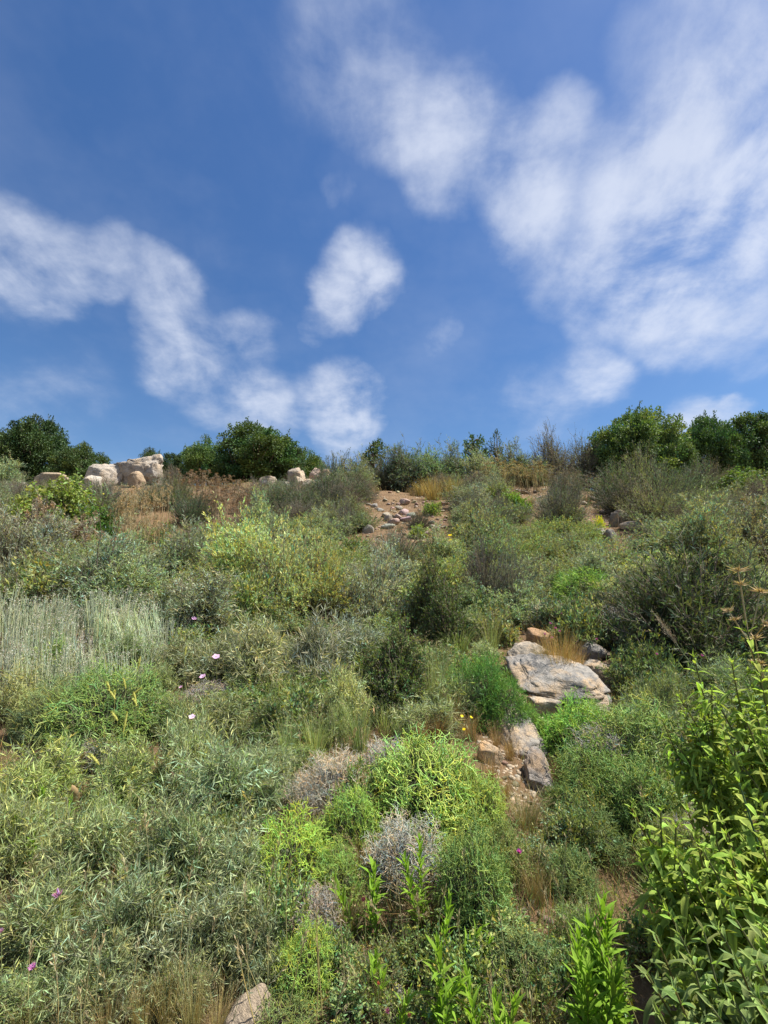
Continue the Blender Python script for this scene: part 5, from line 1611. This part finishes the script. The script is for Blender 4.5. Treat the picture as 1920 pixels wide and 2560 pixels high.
def blossom(px, row, bx, base, size_px, col, label, cat='flower', group=None, kind='knapweed', name='pink_flower', stemcol=(0.2, 0.24, 0.09), tipY=0.0):
    base = base + (70 if base > 1680 else 0)
    p, L_ = stalk_lines(px, row, bx, base, tipY=tipY)
    dep = px_of(*(p + L_[-1]))[2]
    s = size_px * dep / F_PX
    root = add_obj(name, None); root.location = tuple(p)
    add_obj('stem', set_mat(stem_mesh([L_], 0.0016, 0.0011), M_LEAF), root, stemcol)
    e = L_[-1]
    ax = unit(np.array((nrng.normal(0, .25), -0.45, 0.8)))
    G = Geo()
    if kind == 'knapweed':
        m = 60
        d = unit(rnd_dirs(nrng, m) * 0.75 + ax)
        blades(G, np.repeat(e[None], m, 0), d, perp(d, nrng), s * 0.6 * nrng.uniform(.7, 1.1, m), np.full(m, s * 0.10), tints(nrng, m, .75, 1.35, .1))
        B = Geo()
        m = 14
        d = unit(rnd_dirs(nrng, m) + ax * 0.1)
        blades(B, np.repeat((e - ax * s * .15)[None], m, 0), d, perp(d, nrng), s * 0.55 * nrng.uniform(.6, 1.2, m), np.full(m, s * 0.09), tints(nrng, m, .8, 1.2, .06))
        add_obj('bracts', set_mat(B.mesh('bracts'), M_LEAF), root, (0.28, 0.28, 0.10))
    else:
        m = 5 if kind == 'bindweed' else 14
        e1 = perp(ax[None], nrng)[0]; e2 = np.cross(ax, e1)
        a = np.arange(m) * 2 * math.pi / m
        d = unit(np.cos(a)[:, None] * e1 + np.sin(a)[:, None] * e2 + ax * (0.35 if kind == 'bindweed' else 0.12))
        sd_ = np.cross(np.repeat(ax[None], m, 0), d)
        blades(G, np.repeat(e[None], m, 0), d, unit(sd_), np.full(m, s * 0.55), np.full(m, s * (0.75 if kind == 'bindweed' else 0.2)), tints(nrng, m, .85, 1.2, .05))
        B = Geo()
        d = unit(rnd_dirs(nrng, 20) * .5 + ax)
        blades(B, np.repeat(e[None], 20, 0), d, perp(d, nrng), np.full(20, s * .16), np.full(20, s * .08), tints(nrng, 20, .8, 1.2, .05))
        add_obj('flower_centre', set_mat(B.mesh('flower_centre'), M_PETAL), root, (0.6, 0.38, 0.03) if kind != 'bindweed' else (.6, .5, .5))
    add_obj('petals', set_mat(G.mesh('petals'), M_PETAL), root, col)
    tag(root, label, cat, group)


PK = (0.62, 0.34, 0.62)
blossom(148, 2240, 175, 2460, 34, PK, 'largest pink knapweed flower over the dark grey green spiny bush')
blossom(84, 2420, 60, 2640, 25, (0.55, 0.25, 0.55), 'small pink knapweed flower just opening above the leafy herb')
blossom(4, 2330, 0, 2530, 18, (0.5, 0.3, 0.5), 'faded pink knapweed flower at the edge of the dark spiny bush')
blossom(540, 1643, 545, 1720, 20, (0.62, 0.42, 0.62), 'pink bindweed flower, largest above the dull olive spiny bush', kind='bindweed')
blossom(507, 1692, 505, 1760, 17, (0.6, 0.38, 0.58), 'pink bindweed flower over the shaded grey thorns', kind='bindweed')
blossom(452, 1718, 450, 1790, 10, (0.6, 0.34, 0.5), 'tiny pink flower beside the silvery bush with bare twigs', kind='bindweed')
blossom(480, 1793, 485, 1880, 17, (0.66, 0.5, 0.68), 'pale pink flower on the silvery spiny bush with bare twigs', kind='bindweed')
blossom(485, 1547, 490, 1620, 13, (0.6, 0.35, 0.6), 'pink flower where the pale upright stems end', kind='bindweed')
blossom(444, 1428, 445, 1480, 12, (0.6, 0.3, 0.5), 'pink flower on the dull olive bush up the slope', kind='bindweed')
blossom(430, 1936, 430, 2010, 12, (0.5, 0.3, 0.3), 'dull pink seed head on the silvery spiny bush', kind='knapweed')
blossom(1297, 2132, 1300, 2290, 20, (0.58, 0.10, 0.55), 'magenta flower beside the narrow path')
blossom(912, 2250, 915, 2360, 20, (0.22, 0.06, 0.09), 'wine-red seed head between the willow-leaved shoots')
blossom(970, 2530, 975, 2660, 20, (0.35, 0.12, 0.25), 'dusky pink seed head by the small pale stone')
blossom(1025, 2540, 1030, 2660, 16, (0.28, 0.10, 0.08), 'brown red bud near the pale broad-topped shoot')
blossom(946, 2460, 946, 2570, 12, (0.6, 0.16, 0.12), 'small red bud above the small pale stone', kind='knapweed')
PU = 'purple flowers above the rocks'
for px, row in [(1375, 1560), (1388, 1572), (1400, 1580), (1362, 1587), (1380, 1596), (1402, 1535), (1430, 1520), (1455, 1540), (1492, 1600), (1606, 1577), (1642, 1637), (1605, 1578), (1650, 1602), (1753, 1640), (1500, 1528)]:
    blossom(px, row, px + srng.uniform(-10, 10), row + 70, 10, (0.45, 0.10, 0.42), 'small purple flower over the leafy herbs behind the rocks', 'flower', PU, name='purple_flower')
blossom(1705, 2282, 1740, 2700, 30, (0.80, 0.55, 0.01), 'yellow daisy nodding among the sage leaves', kind='daisy', name='yellow_flower', tipY=-0.05)
YF = 'small yellow daisies on the middle bushes'
for px, row in [(1125, 1338), (1125, 1350), (1104, 1360), (1108, 1362)]:
    blossom(px, row, px, row + 60, 11, (0.8, 0.62, 0.01), 'small yellow daisy on the grey green bush of the middle slope', 'flower', YF, kind='daisy', name='yellow_flower')
YB = 'yellow dots beside the dry grass of the path'
for px, row in [(1160, 1823), (1178, 1793), (1155, 1790)]:
    blossom(px, row, px, row + 50, 9, (0.8, 0.62, 0.01), 'tiny yellow flower in the dry grass above the large bright cushion', 'flower', YB, kind='daisy', name='yellow_flower')
YC = 'yellow flowers below the crest'
for k in range(16):
    a, b = srng.choice([((60, 260), (1225, 1290)), ((1800, 1915), (1140, 1215))])
    px, row = srng.uniform(*a), srng.uniform(*b)
    blossom(px, row, px, row + 36, 8, (0.75, 0.65, 0.02), 'tiny yellow flower on a green leafy bush below the crest', 'flower', YC, kind='daisy', name='yellow_flower')


# dry thistle above the sage
def big_thistle():
    root = add_obj('dry_thistle', None)
    p = np.array((1.50, 1.88, float(ground(1.50, 1.88))))
    root.location = tuple(p)
    heads = [(1845, 1428, 1.9, 1.25), (1852, 1462, 1.88, .9), (1900, 1480, 1.85, 1.1), (1822, 1528, 1.92, .9), (1838, 1550, 1.9, .8), (1888, 1598, 1.85, 1.0), (1905, 1660, 1.85, .9), (1885, 1655, 1.9, .7), (1912, 1560, 1.8, .7)]
    fork = tip_point(1872, 1600, 1.88) - p
    main = bez(np.array([[0, 0, -.03]]), (fork * 0.5 + np.array((.02, 0, 0)))[None], fork[None], 9)[0]
    add_obj('stem', set_mat(stem_mesh([main], 0.0045, 0.0035), M_DRY), root, (0.42, 0.33, 0.18))
    for px, row, Y, sc in heads:
        e = tip_point(px, row, Y) - p
        src = main[8] if row < 1590 else main[6]
        L_ = bez(src[None], (0.5 * (src + e) + np.array((0.0, 0, -0.015)))[None], e[None], 7)[0]
        add_obj('stem', set_mat(stem_mesh([L_], 0.0028, 0.0018), M_DRY), root, (0.42, 0.34, 0.19))
        ax = unit(L_[-1] - L_[-2])
        G = Geo(); m = 26
        d = unit(perp(np.repeat(ax[None], m, 0), nrng) + ax * nrng.uniform(-.1, .9, (m, 1)))
        blades(G, np.repeat(e[None], m, 0), d, perp(d, nrng), 0.030 * sc * nrng.uniform(.6, 1.5, m), np.full(m, 0.0042), tints(nrng, m, .8, 1.3, .06), None, 0.3)
        m = 60
        d = unit(rnd_dirs(nrng, m) * .8 + ax)
        blades(G, np.repeat(e[None], m, 0), d, perp(d, nrng), 0.016 * sc * nrng.uniform(.6, 1.2, m), np.full(m, 0.004), tints(nrng, m, .55, 1.0, .1))
        add_obj('spiny_head', set_mat(G.mesh('spiny_head'), M_DRY), root, (0.50, 0.38, 0.23))
    tag(root, 'dry straw-coloured thistle with spiny star heads rising above the sage', 'thistle')


big_thistle()


def panicle(px, row, bx, base, label, col=(0.34, 0.27, 0.17), n=40, spread=0.07, length=0.16, tipY=0.0, stemcol=(0.26, 0.27, 0.11), r=0.0016, group=None, bend=0.0):
    p, L_ = stalk_lines(px, row, bx, base, bend, tipY)
    root = add_obj('grass_stalk', None); root.location = tuple(p)
    add_obj('stem', set_mat(stem_mesh([L_], r, r * .6), M_DRY), root, stemcol)
    ax = unit(L_[-1] - L_[-2])
    G = Geo()
    u = nrng.random(n)
    b = L_[-1][None] - ax[None] * (length * (1 - u))[:, None]
    d = unit(ax + perp(np.repeat(ax[None], n, 0), nrng) * nrng.uniform(.1, .55, (n, 1)))
    e = b + d * (spread * (1.1 - u) * nrng.uniform(.5, 1.2, n))[:, None]
    tubes(G, np.stack([b, e], 1), np.full((n, 2), 0.0006), tints(nrng, n, .8, 1.2), 3, nrng)
    t = unit(d + nrng.normal(0, .2, (n, 3)))
    blades(G, e, t, perp(t, nrng), 0.016 * nrng.uniform(.7, 1.3, n), np.full(n, 0.0035), tints(nrng, n, .7, 1.35, .08))
    add_obj('seed_head', set_mat(G.mesh('seed_head'), M_DRY), root, col)
    tag(root, label, 'grass', group)


panicle(1630, 1528, 1800, 1760, 'arching reed with a feathery brown plume before the dark shaded bush', (0.42, 0.34, 0.27), 110, 0.10, 0.30, tipY=0.1, r=0.0028)
GS = 'thin single grass stalks'
for px, row, bx, base, L in [
        (505, 2085, 452, 2620, 'long thin pale stalk crossing the wide silvery bush'), (480, 2158, 448, 2560, 'thin stalk with pale ear beside the long one'),
        (642, 2330, 560, 2640, 'thin leaning stalk above the whitish stone'), (612, 2205, 640, 2600, 'upright thin stalk behind the whitish stone'),
        (362, 2030, 392, 2440, 'bent straw stalk with a small bud over the silvery bush'), (235, 2330, 192, 2680, 'tall straw stalk in the low shaded bush'),
        (134, 2395, 130, 2700, 'upright straw stalk beside the small knapweed'), (545, 2290, 470, 2620, 'leaning ear over the yellow grass'),
        (590, 2350, 700, 2620, 'stalk leaning over the whitish stone'), (985, 2100, 1020, 2420, 'thin stalk before the wide grey thorn cushion'),
        (1060, 2080, 1066, 2330, 'thin stalk above the slender willow-leaved shoot'), (1385, 2180, 1440, 2340, 'long thin stalk leaning across the path'),
        (1040, 2240, 1025, 2440, 'thin stalk crossing the shoots'), (925, 2250, 1030, 2440, 'pale stalk leaning across the short shoot'),
        (1360, 2120, 1420, 2330, 'thin dark stalk by the magenta flower'), (840, 1850, 850, 2080, 'green stalk before the grey bare thorn cushion'),
        (905, 1820, 930, 2090, 'thin green stalk between the two grey cushions'), (1090, 1600, 1105, 1800, 'tall oat stalk behind the green grass'),
        (1130, 1620, 1125, 1790, 'oat stalk next to the fresh green cushion'), (1270, 1510, 1300, 1640, 'dry oat stalk above the blocky boulder'),
        (1345, 1515, 1330, 1640, 'dry stalk by the tan stone'), (1500, 1540, 1440, 1690, 'long straw stalk leaning over the broken boulder'),
        (1440, 1510, 1410, 1680, 'straw stalk rising from the tuft on the slab'), (1600, 1960, 1660, 2180, 'thin stalk before the olive green cushion'),
        (1470, 2120, 1530, 2330, 'thin stalk over the dull olive cushion'), (745, 1820, 760, 1960, 'pale oat stalk by the grey thorn cushion'),
        (30, 1880, 70, 2040, 'yellow stalk over the olive spiny bush'), (1215, 1640, 1200, 1800, 'thin pale stalk in the fresh green cushion'),
        (1310, 2480, 1260, 2640, 'pale bent stalk at the bottom of the path'), (870, 2440, 830, 2640, 'thin stalk over the round-leaved herb')]:
    panicle(px, row, bx, base, L, (0.42, 0.34, 0.20), 14, 0.02, 0.07, 0.0, (0.34, 0.31, 0.14), 0.0013, GS, bend=nrng.normal(0, .02))


XS = ['thin straw stalk rising through the silvery spiny bushes', 'thin straw stalk rising among the willow-leaved shoots', 'thin pale stalk rising through the green cushions']
for k in range(44):
    px = lrng.uniform(10, 1550); row = lrng.uniform(2080, 2480)
    panicle(px, row, px + lrng.gauss(0, 45), row + lrng.uniform(140, 330), XS[0] if px < 650 else XS[1] if row > 2300 else XS[2], (0.40, 0.33, 0.19), 12, 0.02, 0.06, 0.0, (0.36, 0.34, 0.15), 0.0017,
            'thin straw stalks', bend=nrng.normal(0, .03))


# dry curled leaves caught on the bushes
def dry_leaf(px, row, size_px, label, col=(0.45, 0.30, 0.17)):
    p = hit(px, row + 60)
    t = tip_point(px, row, p[1])
    dep = px_of(*t)[2]
    me = set_mat(leaf_blade(int(px), 0.45, 0.45, -0.35, wave=0.5), M_DRY)
    o = add_obj('dry_leaf', me, None, col)
    s = size_px * dep / F_PX
    o.scale = (s, s, s)
    o.location = tuple(t)
    o.rotation_euler = (lrng.uniform(-.6, .6), lrng.uniform(-1.2, -.2), lrng.uniform(0, 6.28))
    tag(o, label, 'leaf')


dry_leaf(195, 2005, 44, 'large curled tan leaf caught above the short willow-leaved shoot')
dry_leaf(200, 1905, 30, 'curled tan leaf caught below the foxtail spikes')
dry_leaf(884, 1845, 34, 'pale brown dry leaf over the grey bare thorn cushion', (0.5, 0.4, 0.2))
dry_leaf(935, 1790, 22, 'orange dry leaf under the round dense bush', (0.5, 0.3, 0.18))
dry_leaf(640, 1915, 30, 'rusty dry leaf beside the silvery bush')
dry_leaf(55, 2540, 34, 'pale curled leaf in the leafy herb under the knapweed', (0.5, 0.38, 0.25))

# ------------------------------------------------------------------ fill: bushes that close the slope between the ones above
def inside(poly, x, y):
    r = False
    j = len(poly) - 1
    for i in range(len(poly)):
        xi, yi = poly[i]; xj, yj = poly[j]
        if (yi > y) != (yj > y) and x < (xj - xi) * (y - yi) / (yj - yi) + xi:
            r = not r
        j = i
    return r


BARE = [[(1190, 1850), (1250, 1800), (1285, 1650), (1310, 1580), (1550, 1600), (1555, 1730), (1400, 1790), (1385, 1930), (1350, 2020), (1290, 2030), (1215, 1930)],
        [(895, 1240), (1000, 1185), (1060, 1225), (1150, 1260), (1150, 1290), (1110, 1345), (1050, 1375), (890, 1350)],
        [(1250, 1222), (1390, 1215), (1390, 1260), (1330, 1275), (1260, 1260)], [(1420, 1225), (1530, 1225), (1530, 1330), (1440, 1290)],
        [(1470, 1275), (1640, 1285), (1640, 1350), (1470, 1370)], [(1650, 1490), (1820, 1490), (1820, 1640), (1650, 1640)]]
CLEAR = [[(250, 1210), (640, 1195), (640, 1290), (250, 1320)], [(60, 1120), (420, 1120), (420, 1204), (60, 1204)], [(630, 1140), (840, 1140), (840, 1202), (630, 1202)]]
frng = random.Random(31)
MARKS = [(o.location.x, o.location.y, o['label']) for o in bpy.data.objects if o.parent is None and o.get('category') in ('bush', 'shrub', 'cushion bush', 'rock', 'tree')
         and len(o['label'].split()) <= 11]
ZONES = [
    ([(0, 1215), (1920, 1200), (1920, 1330), (0, 1340)], 130, 0.75, [('plume', GG2), ('plume_low', (0.105, 0.125, 0.08)), ('spiny_fine', GG2), ('twiggy', PURP)], (0.8, 1.4), (0.5, 0.9),
     'grey green scrub bush on the upper slope under the crest', 'scrub of the upper slope'),
    ([(0, 1330), (1920, 1320), (1920, 1560), (0, 1560)], 130, 0.45, [('spiny_fine', GG), ('spiny_fine', GG2), ('broom', OLIVE), ('herb', (0.16, 0.19, 0.07))], (0.55, 0.95), (0.35, 0.6),
     'grey olive scrub bush filling the middle slope', 'scrub of the middle slope'),
    ([(440, 1560), (1250, 1560), (1180, 1840), (440, 1840)], 46, 0.24, [('spiny', GG2), ('herb', (0.13, 0.16, 0.06)), ('green_grass', (0.17, 0.2, 0.08))], (0.32, 0.55), (0.18, 0.32),
     'low grey green growth around the round dense bush', 'low growth around the round bush'),
    ([(1560, 1560), (1920, 1560), (1920, 1950), (1650, 1950)], 26, 0.28, [('herb', (0.10, 0.13, 0.05)), ('spiny', (0.12, 0.145, 0.07))], (0.35, 0.6), (0.2, 0.35),
     'low dark growth behind the sage shrubs', 'low growth behind the sage'),
    ([(0, 1740), (720, 1840), (720, 2560), (0, 2560)], 14, 0.25, [('spiny', GG2), ('spiny', (0.16, 0.19, 0.08)), ('herb', (0.15, 0.18, 0.07)), ('green_grass', (0.18, 0.21, 0.08))], (0.24, 0.42), (0.12, 0.22),
     'low spiny growth between the silvery bushes', 'low growth between the silvery bushes'),
    ([(700, 1900), (1290, 2000), (1420, 2350), (1700, 2200), (1600, 2620), (700, 2620)], 46, 0.2, [('herb', (0.15, 0.19, 0.065)), ('zigzag', (0.17, 0.22, 0.065)), ('green_grass', (0.2, 0.23, 0.08)), ('dry_grass', (0.30, 0.24, 0.12))], (0.2, 0.36), (0.1, 0.2),
     'low thin herb or grass between the green cushions', 'low herbs between the cushions'),
    ([(1400, 1800), (1700, 1900), (1750, 2250), (1450, 2250)], 18, 0.24, [('zigzag', (0.16, 0.21, 0.065)), ('herb', (0.13, 0.17, 0.06))], (0.25, 0.4), (0.14, 0.24),
     'low green growth between the path and the sage', 'low growth between path and sage')]
NAMES = {'plume': 'broom_shrub', 'plume_low': 'broom_shrub', 'spiny_fine': 'scrub_bush', 'spiny': 'spiny_bush', 'twiggy': 'twiggy_bush', 'broom': 'olive_bush', 'herb': 'leafy_herb', 'green_grass': 'green_grass_tuft',
         'dry_grass': 'dry_grass_tuft', 'zigzag': 'green_thorn_cushion'}
for poly, want, gap, kinds, wr, hr, label, group in ZONES:
    xs = [q[0] for q in poly]; ys = [q[1] for q in poly]
    mine = []
    tries = 0
    while len(mine) < want and tries < want * 12:
        tries += 1
        px, py = frng.uniform(min(xs), max(xs)), frng.uniform(min(ys), max(ys))
        if not inside(poly, px, py) or any(inside(b, px, py) for b in BARE):
            continue
        p = hit(px, py)
        if p[1] > 26 or any((p[0] - a) ** 2 + (p[1] - b) ** 2 < gap * gap for a, b in mine):
            continue
        if any((p[0] - a) ** 2 + (p[1] - b) ** 2 < (0.32 * r) ** 2 for a, b, r in OCC):
            continue
        sp, col = frng.choice(kinds)
        mine.append((p[0], p[1]))
        kind = 'grass tuft' if 'grass' in sp else 'leafy herb' if sp == 'herb' else 'cushion' if sp == 'zigzag' else 'broom' if 'plume' in sp else 'twiggy bush' if sp == 'twiggy' else 'spiny bush' if 'spiny' in sp else 'loose bush'
        W_, H_f = frng.uniform(*wr), frng.uniform(*hr)
        if p[1] > 9.5 and sp == 'spiny_fine':
            col = tuple(v * .72 for v in col)
        zt = float(ground(p[0], p[1])) + H_f
        tx, ty, _d = px_of(p[0], p[1], zt)
        if any(inside(b, tx, ty + q * (py - ty)) for b in BARE[1:5] + CLEAR for q in (0, .35, .7)):
            mine.pop()
            continue
        near = min(MARKS, key=lambda q: (q[0] - p[0]) ** 2 + (q[1] - p[1]) ** 2)[2]
        tone = 'dry' if sp == 'dry_grass' else 'olive' if col[2] < 0.45 * col[1] else 'grey'
        plant_at(sp, NAMES[sp], p[0], p[1], W_, H_f, col, tone + ' ' + kind + ' beside the ' + near, 'grass' if 'grass' in sp else 'plant' if sp == 'herb' else 'bush', 'scrub filling the slope')

# ------------------------------------------------------------------ ground cover nobody could count
def inside_np(poly, x, y):
    r = np.zeros(len(x), bool)
    j = len(poly) - 1
    for i in range(len(poly)):
        xi, yi = poly[i]; xj, yj = poly[j]
        if yi != yj:
            r ^= ((yi > y) != (yj > y)) & (x < (xj - xi) * (y - yi) / (yj - yi) + xi)
        j = i
    return r


def cover(name, n, seed, hmin, hmax, W, col, label, ymax, keep_bare, mat, flat=0.0):
    rng = np.random.RandomState(seed)
    G = Geo()
    # sample evenly in view by drawing rows and columns of the picture's footprint on the ground
    y = np.exp(rng.uniform(math.log(1.2 if flat else 1.9), math.log(ymax), n))
    x = rng.uniform(-0.92, 0.92, n) * (y + 0.35)
    z = ground(x, y)
    rel = np.stack([x, y, z - EYE], 1)
    dep = rel @ FWD
    px = 960 + F_PX * (rel @ RIGHT) / dep; py = 1280 - F_PX * (rel @ UPV) / dep
    bare = np.zeros(n, bool)
    for b in BARE:
        bare |= inside_np(b, px, py)
    keep = ~bare | (rng.random(n) < keep_bare)
    x, y, z = x[keep], y[keep], z[keep]
    m = len(x)
    sc = 0.6 + 0.4 * np.clip(y / 6, 0.4, 3)
    t = unit(np.stack([rng.normal(0, .5 + flat, m), rng.normal(0, .5 + flat, m), np.full(m, 1.0 - flat * .75)], 1))
    blades(G, np.stack([x, y, z - 0.005], 1), t, perp(t, rng), rng.uniform(hmin, hmax, m) * sc, W * sc * rng.uniform(.6, 1.3, m), tints(rng, m, .6, 1.4, .14))
    o = add_obj(name, set_mat(G.mesh(name), mat), None, col)
    o['kind'] = 'stuff'
    o['label'] = label
    o['category'] = 'ground cover'


cover('grass', 90000, 1, 0.04, 0.15, 0.0045, (0.20, 0.24, 0.09), 'thin green grass and seedlings between the bushes', 26, 0.06, M_LEAF)
cover('dry_grass', 60000, 2, 0.05, 0.17, 0.0035, (0.34, 0.24, 0.12), 'dry straw-coloured grass between the bushes', 26, 0.75, M_DRY)
cover('litter', 50000, 3, 0.02, 0.07, 0.004, (0.17, 0.115, 0.07), 'brown dry litter on the soil under the bushes', 24, 0.8, M_DRY, flat=1.0)


def gravel():
    rng = np.random.RandomState(8)
    n = 3200
    pts = []
    for k in range(n):
        b = BARE[0] if k % 2 else BARE[(k // 2) % 3 + 1]
        xs = [q[0] for q in b]; ys = [q[1] for q in b]
        px, py = rng.uniform(min(xs), max(xs)), rng.uniform(min(ys), max(ys))
        if inside(b, px, py):
            pts.append(px_ground(px, py))
    pts = np.array(pts)
    m = len(pts)
    size = 0.006 + 0.010 * rng.random(m) ** 3 + pts[:, 1] * 0.0012
    cube = np.array([(-1, -1, -.6), (1, -1, -.6), (1, 1, -.6), (-1, 1, -.6), (-.7, -.7, .6), (.7, -.8, .5), (.8, .7, .6), (-.8, .7, .5)])
    a = rng.uniform(0, 6.28, m); c, s = np.cos(a), np.sin(a)
    jit = cube[None] * rng.uniform(.6, 1.25, (m, 8, 3)) * size[:, None, None]
    V = np.stack([jit[..., 0] * c[:, None] - jit[..., 1] * s[:, None], jit[..., 0] * s[:, None] + jit[..., 1] * c[:, None], jit[..., 2]], -1) + pts[:, None]
    q = np.array([(0, 3, 2, 1), (4, 5, 6, 7), (0, 1, 5, 4), (1, 2, 6, 5), (2, 3, 7, 6), (3, 0, 4, 7)])
    Q = (np.arange(m) * 8)[:, None, None] + q[None]
    G = Geo()
    G.add(V, Q, np.repeat(tints(rng, m, .7, 1.3, .06), 8, axis=0))
    o = add_obj('gravel', set_mat(G.mesh('gravel'), M_WOOD), None, (0.33, 0.26, 0.18))
    o['kind'] = 'stuff'; o['label'] = 'loose tan gravel on the path and bare banks'; o['category'] = 'gravel'


def px_ground(px, py):
    return hit(px, py)


gravel()
